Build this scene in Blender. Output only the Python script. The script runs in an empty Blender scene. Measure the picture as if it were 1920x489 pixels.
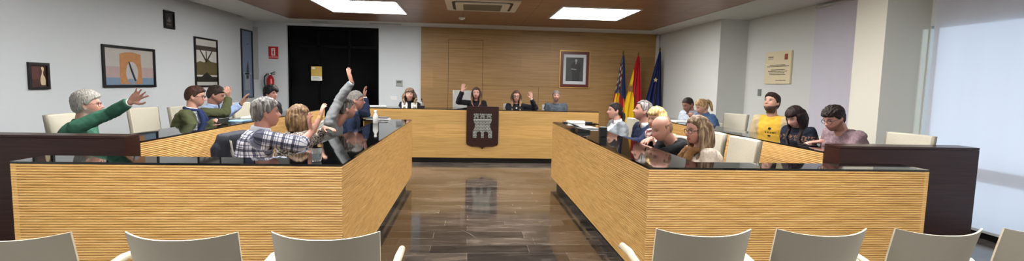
import bpy, bmesh, math, random
import numpy as np
from mathutils import Vector, Matrix, noise
random.seed(7)
S = bpy.context.scene
COL = S.collection
# ------------------------------------------------------------------ camera
FPX, PITCH, YAW, ROLL, CAMH = 941.05, -5.271, 4.953, 1.344, 1.38
cd = bpy.data.cameras.new('camera')
cam = bpy.data.objects.new('camera', cd)
COL.objects.link(cam)
cd.sensor_fit = 'HORIZONTAL'; cd.sensor_width = 36.0
cd.lens = 36.0 * FPX / 1920.0
cd.clip_start = 0.05
_p, _y, _r = (math.radians(a) for a in (PITCH, YAW, ROLL))
fw = Vector((math.sin(_y)*math.cos(_p), math.cos(_y)*math.cos(_p), math.sin(_p)))
r0 = Vector((math.cos(_y), -math.sin(_y), 0)); u0 = r0.cross(fw)
rr_ = r0*math.cos(_r) + u0*math.sin(_r); uu_ = u0*math.cos(_r) - r0*math.sin(_r)
M = Matrix((rr_, uu_, -fw)).transposed().to_4x4(); M.translation = Vector((0, 0, CAMH))
cam.matrix_world = M
S.camera = cam
# ------------------------------------------------------------------ exposure, world, daylight
S.view_settings.view_transform = 'Standard'; S.view_settings.look = 'None'
S.view_settings.gamma = 1.0; S.view_settings.use_curve_mapping = False
S.view_settings.exposure = 0.32
PANEL_POWER = 21.0
w = bpy.data.worlds.new('world'); S.world = w; w.use_nodes = True
bg = w.node_tree.nodes['Background']; bg.inputs[0].default_value = (0.62, 0.78, 1, 1); bg.inputs[1].default_value = .8
sl = bpy.data.lights.new('sun', 'SUN'); sl.energy = 2.0; sl.angle = math.radians(5); sl.color = (0.80, 0.90, 1.0)
so_ = bpy.data.objects.new('sun', sl); COL.objects.link(so_); so_.location = (9, 2, 5)
so_.rotation_euler = Vector((-1.0, .55, -.12)).to_track_quat('-Z', 'Y').to_euler()

# ------------------------------------------------------------------ materials
def srgb(r, g, b):
    f = lambda c: (c/255/12.92) if c/255 <= 0.04045 else ((c/255+0.055)/1.055)**2.4
    return (f(r), f(g), f(b), 1)
MATS = {}
def mat(name, color, rough=0.6, metal=0.0, spec=0.5, bump=0.0, bscale=60, var=0.0, vscale=5, coords='Object', stretch=(1, 1, 1), coat=0):
    if name in MATS: return MATS[name]
    m = bpy.data.materials.new(name); m.use_nodes = True; nt = m.node_tree; N = nt.nodes; L = nt.links
    b = N['Principled BSDF']
    b.inputs['Base Color'].default_value = color; b.inputs['Roughness'].default_value = rough
    b.inputs['Metallic'].default_value = metal; b.inputs['Specular IOR Level'].default_value = spec
    b.inputs['Coat Weight'].default_value = coat
    tc = N.new('ShaderNodeTexCoord'); mp = N.new('ShaderNodeMapping'); L.new(tc.outputs[coords], mp.inputs[0]); mp.inputs['Scale'].default_value = stretch
    if var > 0:
        n = N.new('ShaderNodeTexNoise'); n.inputs['Scale'].default_value = vscale; n.inputs['Detail'].default_value = 5
        L.new(mp.outputs[0], n.inputs['Vector'])
        mx = N.new('ShaderNodeMix'); mx.data_type = 'RGBA'
        mx.inputs['A'].default_value = tuple(c*(1-var) for c in color[:3])+(1,)
        mx.inputs['B'].default_value = tuple(min(1, c*(1+var)) for c in color[:3])+(1,)
        L.new(n.outputs['Fac'], mx.inputs['Factor']); L.new(mx.outputs['Result'], b.inputs['Base Color'])
    if bump > 0:
        n2 = N.new('ShaderNodeTexNoise'); n2.inputs['Scale'].default_value = bscale; n2.inputs['Detail'].default_value = 4
        L.new(mp.outputs[0], n2.inputs['Vector'])
        bp = N.new('ShaderNodeBump'); bp.inputs['Strength'].default_value = bump; bp.inputs['Distance'].default_value = 0.01
        L.new(n2.outputs['Fac'], bp.inputs['Height']); L.new(bp.outputs[0], b.inputs['Normal'])
    MATS[name] = m
    return m

def ramp(N, pts):
    r = N.new('ShaderNodeValToRGB'); e = r.color_ramp.elements
    e[0].position, e[0].color = pts[0]; e[1].position, e[1].color = pts[-1]
    for p, c in pts[1:-1]:
        x = e.new(p); x.color = c
    return r

def wood(name, dark, mid, light, rough=0.38, grain=(1.2, 9, 40), board=None, seam=None, spec=0.4):
    """veneer: grain runs along X of the scaled object coordinates; board = (length, height) of the veneer leaves"""
    m = bpy.data.materials.new(name); m.use_nodes = True; nt = m.node_tree; N = nt.nodes; L = nt.links
    b = N['Principled BSDF']; b.inputs['Roughness'].default_value = rough; b.inputs['Specular IOR Level'].default_value = spec
    tc = N.new('ShaderNodeTexCoord'); mp = N.new('ShaderNodeMapping'); mp.inputs['Scale'].default_value = grain
    L.new(tc.outputs['Object'], mp.inputs[0])
    n = N.new('ShaderNodeTexNoise'); n.inputs['Scale'].default_value = 1.6; n.inputs['Detail'].default_value = 8; n.inputs['Roughness'].default_value = .62; n.inputs['Distortion'].default_value = .6
    L.new(mp.outputs[0], n.inputs['Vector'])
    r = ramp(N, [(0.28, dark), (0.5, mid), (0.74, light)]); L.new(n.outputs['Fac'], r.inputs[0])
    out = r.outputs[0]
    if board:
        sx = N.new('ShaderNodeSeparateXYZ'); L.new(tc.outputs['Object'], sx.inputs[0])
        ad = N.new('ShaderNodeMath'); ad.operation = 'ADD'; L.new(sx.outputs[0], ad.inputs[0]); L.new(sx.outputs[1], ad.inputs[1])
        cx = N.new('ShaderNodeCombineXYZ'); L.new(ad.outputs[0], cx.inputs[0]); L.new(sx.outputs[2], cx.inputs[1])
        br = N.new('ShaderNodeTexBrick'); br.inputs['Scale'].default_value = 1; br.inputs['Brick Width'].default_value = board[0]; br.inputs['Row Height'].default_value = board[1]
        br.inputs['Mortar Size'].default_value = board[2] if len(board) > 2 else 0.0; br.offset = 0.5
        br.inputs['Color1'].default_value = (.86, .86, .86, 1); br.inputs['Color2'].default_value = (1.08, 1.06, 1.02, 1); br.inputs['Mortar'].default_value = (.5, .45, .4, 1)
        L.new(cx.outputs[0], br.inputs['Vector'])
        mx = N.new('ShaderNodeMix'); mx.data_type = 'RGBA'; mx.blend_type = 'MULTIPLY'; mx.inputs['Factor'].default_value = 1
        L.new(out, mx.inputs['A']); L.new(br.outputs['Color'], mx.inputs['B']); out = mx.outputs['Result']
    L.new(out, b.inputs['Base Color'])
    MATS[name] = m
    return m

M_maple = wood('maple_veneer', srgb(184, 142, 80), srgb(208, 168, 102), srgb(222, 186, 124), board=(1.15, .22))
M_rib = wood('ribbed_maple', srgb(184, 138, 76), srgb(212, 168, 102), srgb(230, 192, 130), grain=(2.5, 2.5, 30))
M_wallwood = wood('oak_wall_panelling', srgb(134, 102, 60), srgb(154, 120, 74), srgb(170, 136, 90), rough=.45, grain=(.8, 5, 26), board=(1.35, .42))
M_wenge = wood('wenge_veneer', srgb(36, 16, 14), srgb(48, 24, 20), srgb(62, 34, 28), rough=.3, grain=(1.5, 5, 40))
M_white = mat('white_plaster', srgb(206, 211, 214), .85, bump=.15, bscale=220, spec=.2)
M_wallR = mat('cream_plaster', srgb(204, 206, 202), .85, bump=.15, bscale=220, spec=.2)
M_grey_pl = mat('grey_plaster', srgb(172, 175, 172), .85, bump=.15, bscale=220, spec=.2)
M_soffit = mat('white_soffit_board', srgb(205, 205, 200), .8, spec=.2)
M_black_glass = mat('black_glass_top', srgb(10, 11, 12), .04, spec=.75)
M_dark_glass = mat('dark_door_glass', srgb(3, 3, 4), .12, spec=.12)
M_blackm = mat('black_plinth', srgb(8, 8, 9), .5, spec=.3)
M_black = mat('black_plastic', srgb(18, 18, 20), .35)
M_alu = mat('brushed_metal', srgb(190, 190, 188), .3, metal=1)
M_castle = None
M_leather = mat('beige_leather', srgb(190, 184, 166), .55, bump=.25, bscale=90, var=.05, vscale=8)
M_leather_side = mat('taupe_leather_edge', srgb(140, 134, 118), .6, bump=.2, bscale=120)
M_greyfab = mat('grey_chair_fabric', srgb(150, 150, 146), .8, bump=.3, bscale=200)
M_shell = mat('warm_grey_shell', srgb(150, 144, 130), .42, bump=.05, bscale=400)
M_shell_rim = mat('cream_shell_edge', srgb(226, 216, 192), .4)
M_paper = mat('white_paper', srgb(235, 236, 232), .7)
M_paper_blue = mat('pale_blue_paper', srgb(150, 190, 225), .6)
M_chrome = mat('chrome', srgb(200, 200, 200), .12, metal=1)
M_glassy = mat('clear_tumbler_glass', srgb(215, 220, 222), .05)
M_glassy.node_tree.nodes['Principled BSDF'].inputs['Transmission Weight'].default_value = .9
M_red = mat('extinguisher_red', srgb(170, 22, 26), .3)

def emis(name, color, strength):
    m = bpy.data.materials.new(name); m.use_nodes = True; N = m.node_tree.nodes; L = m.node_tree.links
    N.remove(N['Principled BSDF']); e = N.new('ShaderNodeEmission'); e.inputs[0].default_value = color; e.inputs[1].default_value = strength
    L.new(e.outputs[0], N['Material Output'].inputs[0]); return m
M_panel = emis('light_panel_diffuser', (1, .985, .965, 1), PANEL_POWER)

def blind_mat(name, col, trans):
    m = bpy.data.materials.new(name); m.use_nodes = True; N = m.node_tree.nodes; L = m.node_tree.links
    N.remove(N['Principled BSDF']); d = N.new('ShaderNodeBsdfDiffuse'); d.inputs[0].default_value = col
    t = N.new('ShaderNodeBsdfTranslucent'); t.inputs[0].default_value = (.86, .9, .96, 1)
    mx = N.new('ShaderNodeMixShader'); mx.inputs[0].default_value = trans
    L.new(d.outputs[0], mx.inputs[1]); L.new(t.outputs[0], mx.inputs[2]); L.new(mx.outputs[0], N['Material Output'].inputs[0])
    return m
M_blind = blind_mat('white_roller_blind_cloth', srgb(205, 205, 212), .38)
M_blind2 = blind_mat('lilac_grey_blind_cloth', srgb(200, 198, 208), .0)

def slate():
    m = bpy.data.materials.new('polished_slate_planks'); m.use_nodes = True; nt = m.node_tree; N = nt.nodes; L = nt.links
    b = N['Principled BSDF']; b.inputs['Roughness'].default_value = .1; b.inputs['Specular IOR Level'].default_value = .8
    tc = N.new('ShaderNodeTexCoord')
    br = N.new('ShaderNodeTexBrick'); br.inputs['Scale'].default_value = 1; br.inputs['Brick Width'].default_value = .82; br.inputs['Row Height'].default_value = .2
    br.inputs['Mortar Size'].default_value = .0028; br.offset = .37; br.offset_frequency = 2; br.squash = .72; br.squash_frequency = 3
    br.inputs['Color1'].default_value = srgb(52, 48, 45); br.inputs['Color2'].default_value = srgb(100, 91, 83); br.inputs['Mortar'].default_value = srgb(104, 98, 92)
    L.new(tc.outputs['Object'], br.inputs['Vector'])
    mp = N.new('ShaderNodeMapping'); mp.inputs['Scale'].default_value = (1, 4.2, 1); L.new(tc.outputs['Object'], mp.inputs[0])
    n = N.new('ShaderNodeTexNoise'); n.inputs['Scale'].default_value = 3.4; n.inputs['Detail'].default_value = 9; n.inputs['Distortion'].default_value = .8; L.new(mp.outputs[0], n.inputs['Vector'])
    r = ramp(N, [(.3, (.45, .45, .45, 1)), (.52, (1, 1, 1, 1)), (.75, (1.8, 1.72, 1.62, 1))]); L.new(n.outputs['Fac'], r.inputs[0])
    mx = N.new('ShaderNodeMix'); mx.data_type = 'RGBA'; mx.blend_type = 'MULTIPLY'; mx.inputs['Factor'].default_value = 1
    L.new(br.outputs['Color'], mx.inputs['A']); L.new(r.outputs[0], mx.inputs['B'])
    # sparse calcite veins
    v = N.new('ShaderNodeTexVoronoi'); v.feature = 'DISTANCE_TO_EDGE'; v.inputs['Scale'].default_value = .9
    nd = N.new('ShaderNodeTexNoise'); nd.inputs['Scale'].default_value = .9; L.new(tc.outputs['Object'], nd.inputs['Vector'])
    va = N.new('ShaderNodeVectorMath'); va.operation = 'ADD'; L.new(tc.outputs['Object'], va.inputs[0]); L.new(nd.outputs['Color'], va.inputs[1]); L.new(va.outputs[0], v.inputs['Vector'])
    vr = ramp(N, [(0, (1, 1, 1, 1)), (.006, (0, 0, 0, 1))]); L.new(v.outputs['Distance'], vr.inputs[0])
    nm = N.new('ShaderNodeTexNoise'); nm.inputs['Scale'].default_value = 1.7; L.new(tc.outputs['Object'], nm.inputs['Vector'])
    nr = ramp(N, [(.52, (0, 0, 0, 1)), (.6, (1, 1, 1, 1))]); L.new(nm.outputs['Fac'], nr.inputs[0])
    mm = N.new('ShaderNodeMath'); mm.operation = 'MULTIPLY'; L.new(vr.outputs[0], mm.inputs[0]); L.new(nr.outputs[0], mm.inputs[1])
    m2 = N.new('ShaderNodeMix'); m2.data_type = 'RGBA'; L.new(mm.outputs[0], m2.inputs['Factor']); L.new(mx.outputs['Result'], m2.inputs['A']); m2.inputs['B'].default_value = srgb(116, 110, 103)
    L.new(m2.outputs['Result'], b.inputs['Base Color'])
    rr = ramp(N, [(.35, (.06, .06, .06, 1)), (.75, (.16, .16, .16, 1))]); L.new(n.outputs['Fac'], rr.inputs[0]); L.new(rr.outputs[0], b.inputs['Roughness'])
    bp = N.new('ShaderNodeBump'); bp.inputs['Strength'].default_value = .06; bp.inputs['Distance'].default_value = .004
    L.new(n.outputs['Fac'], bp.inputs['Height']); L.new(bp.outputs[0], b.inputs['Normal'])
    return m
M_slate = slate()

def ceiling_wood():
    m = wood('brown_ceiling_veneer', srgb(116, 82, 60), srgb(142, 104, 78), srgb(162, 126, 98), rough=.35, grain=(1.5, 16, 1))
    nt = m.node_tree; N = nt.nodes; L = nt.links; b = N['Principled BSDF']
    src = b.inputs['Base Color'].links[0].from_socket
    tc = N.new('ShaderNodeTexCoord')
    br = N.new('ShaderNodeTexBrick'); br.offset = 0; br.inputs['Scale'].default_value = 1
    br.inputs['Brick Width'].default_value = 1.2; br.inputs['Row Height'].default_value = .6; br.inputs['Mortar Size'].default_value = .006
    br.inputs['Color1'].default_value = (.93, .93, .93, 1); br.inputs['Color2'].default_value = (1.05, 1.04, 1.02, 1); br.inputs['Mortar'].default_value = (.3, .28, .26, 1)
    mp = N.new('ShaderNodeMapping'); mp.inputs['Location'].default_value = (.13, .1, 0); L.new(tc.outputs['Object'], mp.inputs[0]); L.new(mp.outputs[0], br.inputs['Vector'])
    mx = N.new('ShaderNodeMix'); mx.data_type = 'RGBA'; mx.blend_type = 'MULTIPLY'; mx.inputs['Factor'].default_value = 1
    L.new(src, mx.inputs['A']); L.new(br.outputs['Color'], mx.inputs['B']); L.new(mx.outputs['Result'], b.inputs['Base Color'])
    return m
M_ceil = ceiling_wood()

def castle_mat():
    m = bpy.data.materials.new('grey_stone_relief'); m.use_nodes = True; N = m.node_tree.nodes; L = m.node_tree.links; b = N['Principled BSDF']
    tc = N.new('ShaderNodeTexCoord'); sx = N.new('ShaderNodeSeparateXYZ'); cx = N.new('ShaderNodeCombineXYZ')
    L.new(tc.outputs['Object'], sx.inputs[0]); L.new(sx.outputs[0], cx.inputs[0]); L.new(sx.outputs[2], cx.inputs[1])
    br = N.new('ShaderNodeTexBrick'); br.inputs['Scale'].default_value = 1; br.inputs['Brick Width'].default_value = .05; br.inputs['Row Height'].default_value = .026; br.inputs['Mortar Size'].default_value = .0035
    br.inputs['Color1'].default_value = srgb(168, 174, 168); br.inputs['Color2'].default_value = srgb(150, 156, 150); br.inputs['Mortar'].default_value = srgb(58, 56, 54)
    L.new(cx.outputs[0], br.inputs['Vector']); L.new(br.outputs['Color'], b.inputs['Base Color']); b.inputs['Roughness'].default_value = .5; b.inputs['Metallic'].default_value = .2
    return m
M_castle = castle_mat()

def tint_mat(name, rough=.8, bump=.4, bscale=260, spec=.3, sss=0.0, weave=0.0):
    if name in MATS: return MATS[name]
    m = bpy.data.materials.new(name); m.use_nodes = True; N = m.node_tree.nodes; L = m.node_tree.links; b = N['Principled BSDF']
    a = N.new('ShaderNodeAttribute'); a.attribute_name = 'tint'
    b.inputs['Roughness'].default_value = rough; b.inputs['Specular IOR Level'].default_value = spec
    tc = N.new('ShaderNodeTexCoord')
    n = N.new('ShaderNodeTexNoise'); n.inputs['Scale'].default_value = bscale; n.inputs['Detail'].default_value = 3; L.new(tc.outputs['Object'], n.inputs['Vector'])
    r = ramp(N, [(.3, (1-weave,)*3+(1,)), (.7, (1+weave,)*3+(1,))]); L.new(n.outputs['Fac'], r.inputs[0])
    mx = N.new('ShaderNodeMix'); mx.data_type = 'RGBA'; mx.blend_type = 'MULTIPLY'; mx.inputs['Factor'].default_value = 1
    L.new(a.outputs['Color'], mx.inputs['A']); L.new(r.outputs[0], mx.inputs['B']); L.new(mx.outputs['Result'], b.inputs['Base Color'])
    if sss: b.inputs['Subsurface Weight'].default_value = sss; b.inputs['Subsurface Radius'].default_value = (.012, .005, .003)
    bp = N.new('ShaderNodeBump'); bp.inputs['Strength'].default_value = bump; bp.inputs['Distance'].default_value = .003
    L.new(n.outputs['Fac'], bp.inputs['Height']); L.new(bp.outputs[0], b.inputs['Normal'])
    MATS[name] = m; return m
M_skin = tint_mat('skin', .5, .15, 300, .4)
M_cloth = tint_mat('knitted_and_woven_cloth', .85, .5, 240, .2, weave=.12)
M_hairm = None
def hair_mat():
    m = bpy.data.materials.new('hair_strands'); m.use_nodes = True; N = m.node_tree.nodes; L = m.node_tree.links; b = N['Principled BSDF']
    a = N.new('ShaderNodeAttribute'); a.attribute_name = 'tint'
    tc = N.new('ShaderNodeTexCoord'); mp = N.new('ShaderNodeMapping'); mp.inputs['Scale'].default_value = (110, 110, 14); L.new(tc.outputs['Object'], mp.inputs[0])
    n = N.new('ShaderNodeTexNoise'); n.inputs['Scale'].default_value = 1; n.inputs['Detail'].default_value = 4; n.inputs['Distortion'].default_value = .5; L.new(mp.outputs[0], n.inputs['Vector'])
    r = ramp(N, [(.3, (.5, .5, .5, 1)), (.7, (1.5, 1.5, 1.5, 1))]); L.new(n.outputs['Fac'], r.inputs[0])
    mx = N.new('ShaderNodeMix'); mx.data_type = 'RGBA'; mx.blend_type = 'MULTIPLY'; mx.inputs['Factor'].default_value = 1
    L.new(a.outputs['Color'], mx.inputs['A']); L.new(r.outputs[0], mx.inputs['B']); L.new(mx.outputs['Result'], b.inputs['Base Color'])
    b.inputs['Roughness'].default_value = .6; b.inputs['Specular IOR Level'].default_value = .22
    bp = N.new('ShaderNodeBump'); bp.inputs['Strength'].default_value = .7; bp.inputs['Distance'].default_value = .006
    L.new(n.outputs['Fac'], bp.inputs['Height']); L.new(bp.outputs[0], b.inputs['Normal'])
    return m
M_hairm = hair_mat()

# ------------------------------------------------------------------ mesh builder
class MB:
    def __init__(s): s.v = []; s.f = []; s.mi = []
    def add(s, vs, fs, mi=0):
        o = len(s.v); s.v += [tuple(p) for p in vs]; s.f += [tuple(i+o for i in f) for f in fs]; s.mi += [mi]*len(fs); return s
    def box(s, x0, x1, y0, y1, z0, z1, mi=0):
        v = [(x, y, z) for z in (z0, z1) for y in (y0, y1) for x in (x0, x1)]
        return s.add(v, [(0, 2, 3, 1), (4, 5, 7, 6), (0, 1, 5, 4), (1, 3, 7, 5), (3, 2, 6, 7), (2, 0, 4, 6)], mi)
    def obox(s, c, ax, ay, az, mi=0):
        c, ax, ay, az = map(Vector, (c, ax, ay, az))
        v = [c+ax*i+ay*j+az*k for k in (-1, 1) for j in (-1, 1) for i in (-1, 1)]
        return s.add(v, [(0, 2, 3, 1), (4, 5, 7, 6), (0, 1, 5, 4), (1, 3, 7, 5), (3, 2, 6, 7), (2, 0, 4, 6)], mi)
    def prism(s, pts, origin, ux, uy, depth, mi=0):
        """outline pts (2D) in the plane ux,uy, extruded along ux x uy by depth"""
        origin, ux, uy = map(Vector, (origin, ux, uy)); n = ux.cross(uy).normalized()*depth; k = len(pts)
        a = [origin+ux*p[0]+uy*p[1] for p in pts]; b = [p+n for p in a]
        return s.add(a+b, [tuple(range(k))[::-1], tuple(range(k, 2*k))]+[(i, (i+1) % k, (i+1) % k+k, i+k) for i in range(k)], mi)
    def rings(s, rings, cap=True, mi=0):
        k = len(rings[0]); v = [p for r in rings for p in r]; f = []
        for i in range(len(rings)-1):
            for j in range(k):
                f.append((i*k+j, i*k+(j+1) % k, (i+1)*k+(j+1) % k, (i+1)*k+j))
        if cap: f += [tuple(range(k))[::-1], tuple(range((len(rings)-1)*k, len(rings)*k))]
        return s.add(v, f, mi)
    def capsule(s, a, b, ra, rb, n=14, m=4, mi=0):
        a, b = Vector(a), Vector(b); d = b-a
        if d.length < 1e-6: d = Vector((0, 0, 1e-4))
        z = d.normalized(); x = z.orthogonal().normalized(); y = z.cross(x); R = []
        for i in range(m):
            t = -math.pi/2+(i+.35)*math.pi/2/m; R.append((a+z*ra*math.sin(t), ra*math.cos(t)))
        R += [(a, ra), (b, rb)]
        for i in range(m):
            t = (i+1-.35)*math.pi/2/m; R.append((b+z*rb*math.sin(t), rb*math.cos(t)))
        return s.rings([[c+x*r*math.cos(q*2*math.pi/n)+y*r*math.sin(q*2*math.pi/n) for q in range(n)] for c, r in R], mi=mi)
    def tube(s, pts, rad, n=8, mi=0, closed=False):
        pts = [Vector(p) for p in pts]; R = []; k = len(pts)
        rad = rad if hasattr(rad, '__len__') else [rad]*k
        x = None
        for i, p in enumerate(pts):
            if closed: d = pts[(i+1) % k]-pts[i-1]
            else: d = pts[min(i+1, k-1)]-pts[max(i-1, 0)]
            d.normalize()
            x = d.orthogonal().normalized() if x is None else (x-d*x.dot(d)).normalized()
            y = d.cross(x)
            R.append([p+(x*math.cos(q*2*math.pi/n)+y*math.sin(q*2*math.pi/n))*rad[i] for q in range(n)])
        if closed: R.append(R[0])
        return s.rings(R, cap=not closed, mi=mi)
    def cyl(s, a, b, r, n=20, mi=0, rb=None):
        return s.tube([a, b], [r, r if rb is None else rb], n, mi)
    def ell(s, c, rx, ry, rz, X=(1, 0, 0), Y=(0, 1, 0), Z=(0, 0, 1), n=16, m=10, mi=0):
        c, X, Y, Z = map(Vector, (c, X, Y, Z)); R = []
        for i in range(m):
            t = -math.pi/2+(i+.5)*math.pi/m
            R.append([c+X*rx*math.cos(t)*math.cos(q*2*math.pi/n)+Y*ry*math.cos(t)*math.sin(q*2*math.pi/n)+Z*rz*math.sin(t) for q in range(n)])
        return s.rings(R, mi=mi)

def link(o, parent=None):
    COL.objects.link(o)
    if parent is not None: o.parent = parent
    return o
def obj(name, mb, mats, parent=None, loc=(0, 0, 0), smooth=False, bevel=0):
    me = bpy.data.meshes.new(name); me.from_pydata(mb.v, [], mb.f)
    for m in (mats if isinstance(mats, (list, tuple)) else [mats]): me.materials.append(m)
    me.polygons.foreach_set('material_index', mb.mi)
    bm = bmesh.new(); bm.from_mesh(me); bmesh.ops.recalc_face_normals(bm, faces=bm.faces); bm.to_mesh(me); bm.free()
    if smooth:
        me.polygons.foreach_set('use_smooth', [True]*len(me.polygons))
        if smooth == 'auto': me.set_sharp_from_angle(angle=math.radians(40))
    o = bpy.data.objects.new(name, me); o.location = loc; link(o, parent)
    if bevel:
        b = o.modifiers.new('bevel', 'BEVEL'); b.width = bevel; b.segments = 2; b.limit_method = 'ANGLE'
    return o
def tag(o, label, cat, group=None):
    o['label'] = label; o['category'] = cat
    if group: o['group'] = group
    return o
def thing(name, label, cat, loc=(0, 0, 0), rz=0, group=None):
    o = bpy.data.objects.new(name, None); o.empty_display_size = .1; COL.objects.link(o); o.location = loc; o.rotation_euler = (0, 0, rz)
    return tag(o, label, cat, group)
def struct(name, mb, m, **k):
    o = obj(name, mb, m, **k); o['kind'] = 'structure'; return o
def dup(root, loc, rz, label, group=None):
    r = root.copy(); COL.objects.link(r); r.location = loc; r.rotation_euler = (0, 0, rz); r['label'] = label
    if group: r['group'] = group
    for ch in list(root.children):
        c = ch.copy(); COL.objects.link(c); c.parent = r
        for g in list(ch.children):
            d = g.copy(); COL.objects.link(d); d.parent = c
    return r
def rot_pts(cx, cy, rx, ry, n, a0=0, a1=2*math.pi):
    return [(cx+rx*math.cos(a0+(a1-a0)*i/(n-1)), cy+ry*math.sin(a0+(a1-a0)*i/(n-1))) for i in range(n)]

# ------------------------------------------------------------------ room shell
XL, XF, XR, YB, YR, H = -4.757, 4.46, 4.98, 11.66, -3.2, 2.62
struct('floor', MB().box(XL-.1, XR+.3, YR-.1, YB+.1, -.1, 0), M_slate)
c = MB()   # soffit frame round the wooden field
IX0, IX1, IY1 = -3.73, 3.96, 10.9
c.box(XL, XR+.2, IY1, YB, H, H+.1); c.box(XL+.16, IX0, YR, IY1, H, H+.1); c.box(IX1, XR+.2, YR, IY1, H, H+.1)
struct('ceiling', c, M_soffit)
struct('ceiling_wood_field', MB().box(IX0, IX1, YR, IY1, H+.004, H+.1), M_ceil)
struct('trim_1', MB().box(XL, XL+.16, YR, IY1, H+.06, H+.12), mat('dark_cove', srgb(40, 38, 36), .8))
struct('wall_left', MB().box(XL-.12, XL, YR, YB, 0, H+.12), M_white)
struct('wall_rear', MB().box(XL, XR+.2, YR-.1, YR, 0, H+.12), M_white)
# back wall: white wall by the extinguisher, doorway, white pier, oak panelling
DX0, DX1, WX0, WX1, DZ = -4.056, -2.051, -1.104, 4.36, 2.565
c = MB(); c.box(XL, DX0, YB, YB+.2, 0, H+.1); c.box(DX1, WX0, YB, YB+.2, 0, H+.1); c.box(DX0, DX1, YB, YB+.2, DZ, H+.1); c.box(WX1, XR, YB, YB+.2, 0, H+.1)
struct('wall_back', c, M_white)
struct('wall_back_panelling', MB().box(WX0, WX1, YB-.03, YB+.1, 0, H), M_wallwood)
struct('trim_2', MB().box(WX1, WX1+.07, YB-.05, YB, 0, H-.02), mat('white_edge_strip', srgb(190, 190, 186), .6))
struct('trim_3', MB().box(XL, XL+.09, YB-.04, YB, 1.35, 2.5), M_grey_pl)
g = MB()
for x in (-.487, .298): g.box(x-.004, x+.004, YB-.034, YB-.02, 0, 2.36)
g.box(-.487, .298, YB-.034, YB-.02, 2.355, 2.362); g.box(-.487, .298, YB-.034, YB-.02, 2.16, 2.166)
struct('door_2', g, mat('panel_joint_shadow_gap', srgb(70, 48, 26), .8))
g = MB(); g.box(1.6, 1.606, YB-.034, YB-.02, 0, 1.33); g.box(.3, 2.9, YB-.034, YB-.02, 1.33, 1.335)
struct('trim_4', g, MATS['panel_joint_shadow_gap'])
# right side: far wall, step out, window wall with blinds, pillar
PY0, PY1 = 5.13, 5.56
struct('wall_right_far', MB().box(XF, XR+.2, 8.75, YB, 0, H+.1), M_wallR)
c = MB()
OY0, OY1, OZ0, OZ1 = 2.0, 5.11, .07, 2.11
c.box(XR, XR+.2, PY1, 8.75, 0, H+.1); c.box(XR, XR+.2, OY1+.01, PY1, 0, H+.1)
c.box(XR, XR+.2, OY0, OY1+.01, OZ1, H+.1); c.box(XR, XR+.2, OY0, OY1+.01, 0, OZ0); c.box(XR, XR+.2, YR, OY0, 0, H+.1)
struct('wall_right', c, M_wallR)
struct('wall_right_pillar', MB().box(XF, XR, PY0, PY1, 0, H+.05), mat('cream_pillar_plaster', srgb(214, 210, 196), .85, bump=.15, bscale=220, spec=.2))
wn = MB()
FX0, FX1 = XR+.02, XR+.08
wn.box(FX0, FX1, OY0, OY1, .555, .675); wn.box(FX0, FX1, OY1-.15, OY1-.07, OZ0, OZ1); wn.box(FX0, FX1, 3.45, 3.53, OZ0, OZ1)
wn.box(FX0, FX1, OY0, OY0+.06, OZ0, OZ1); wn.box(FX0, FX1, OY0, OY1, OZ0, OZ0+.02); wn.box(FX0, FX1, OY0, OY1, OZ1-.02, OZ1)
struct('window_1', wn, mat('white_window_frame', srgb(200, 200, 200), .5))
pg = obj('window_pane', MB().box(XR+.045, XR+.05, OY0, OY1, OZ0, OZ1), mat('clear_window_glass', (1, 1, 1, 1), 0), S.objects['window_1'])
_b = MATS['clear_window_glass'].node_tree
for n_ in list(_b.nodes):
    if n_.type == 'BSDF_PRINCIPLED': _b.nodes.remove(n_)
_t = _b.nodes.new('ShaderNodeBsdfTransparent'); _t.inputs[0].default_value = (.93, .96, .97, 1); _b.links.new(_t.outputs[0], _b.nodes['Material Output'].inputs[0])
def blind(y0, y1, z0, z1, label, m, x=XR-.03):
    t = thing('roller_blind', label, 'blind', (x, (y0+y1)/2, z0))
    hw = (y1-y0)/2; v = []; f = []; n = 60
    for i in range(n+1):
        y = -hw+2*hw*i/n; dx = .0035*math.sin(y*19)+.002*math.sin(y*43+1)
        for z in (0.0, (z1-z0)*.5, z1-z0): v.append((dx, y, z))
    for i in range(n):
        for k in (0, 1): f.append((i*3+k, i*3+k+1, i*3+k+4, i*3+k+3))
    me = MB().add(v, f); o = obj('blind_cloth', me, m, t, smooth=True)
    obj('bottom_bar', MB().box(-.008, .008, -hw, hw, -.012, .012), mat('blind_bar', srgb(190, 190, 190), .4), t)
    obj('roller_tube', MB().cyl((0, -hw, z1-z0), (0, hw, z1-z0), .02), mat('blind_bar', srgb(190, 190, 190), .4), t, smooth='auto')
    return t
blind(1.9, 5.045, .075, 2.58, 'tall white roller blind backlit by daylight, nearest the camera', M_blind)
blind(5.60, 6.95, .075, 2.58, 'lilac grey roller blind behind the cream pillar, not backlit', M_blind2)
struct('baseboard_right', MB().box(XR-.02, XR, YR, 8.75, 0, .06), M_blackm)
# dark glazed doorway
dd = MB(); dd.box(DX0, DX1, YB+.10, YB+.12, 0, DZ)
struct('door_1', dd, M_dark_glass)
fr = MB()
for x in (DX0+.02, -3.4, -2.72, DX1-.02): fr.box(x-.022, x+.022, YB+.07, YB+.10, 0, DZ)
fr.box(DX0, DX1, YB+.07, YB+.10, 2.1, 2.15); fr.box(DX0, DX1, YB+.07, YB+.10, DZ-.05, DZ)
obj('door_frame', fr, mat('black_door_frame', srgb(5, 5, 6), .6, spec=.1), S.objects['door_1'])
obj('door_handle', MB().tube([(-2.8, YB+.1, .95), (-2.8, YB+.03, .95), (-2.8, YB+.03, 1.25), (-2.8, YB+.1, 1.25)], .012), M_black, S.objects['door_1'], smooth=True)
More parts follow.
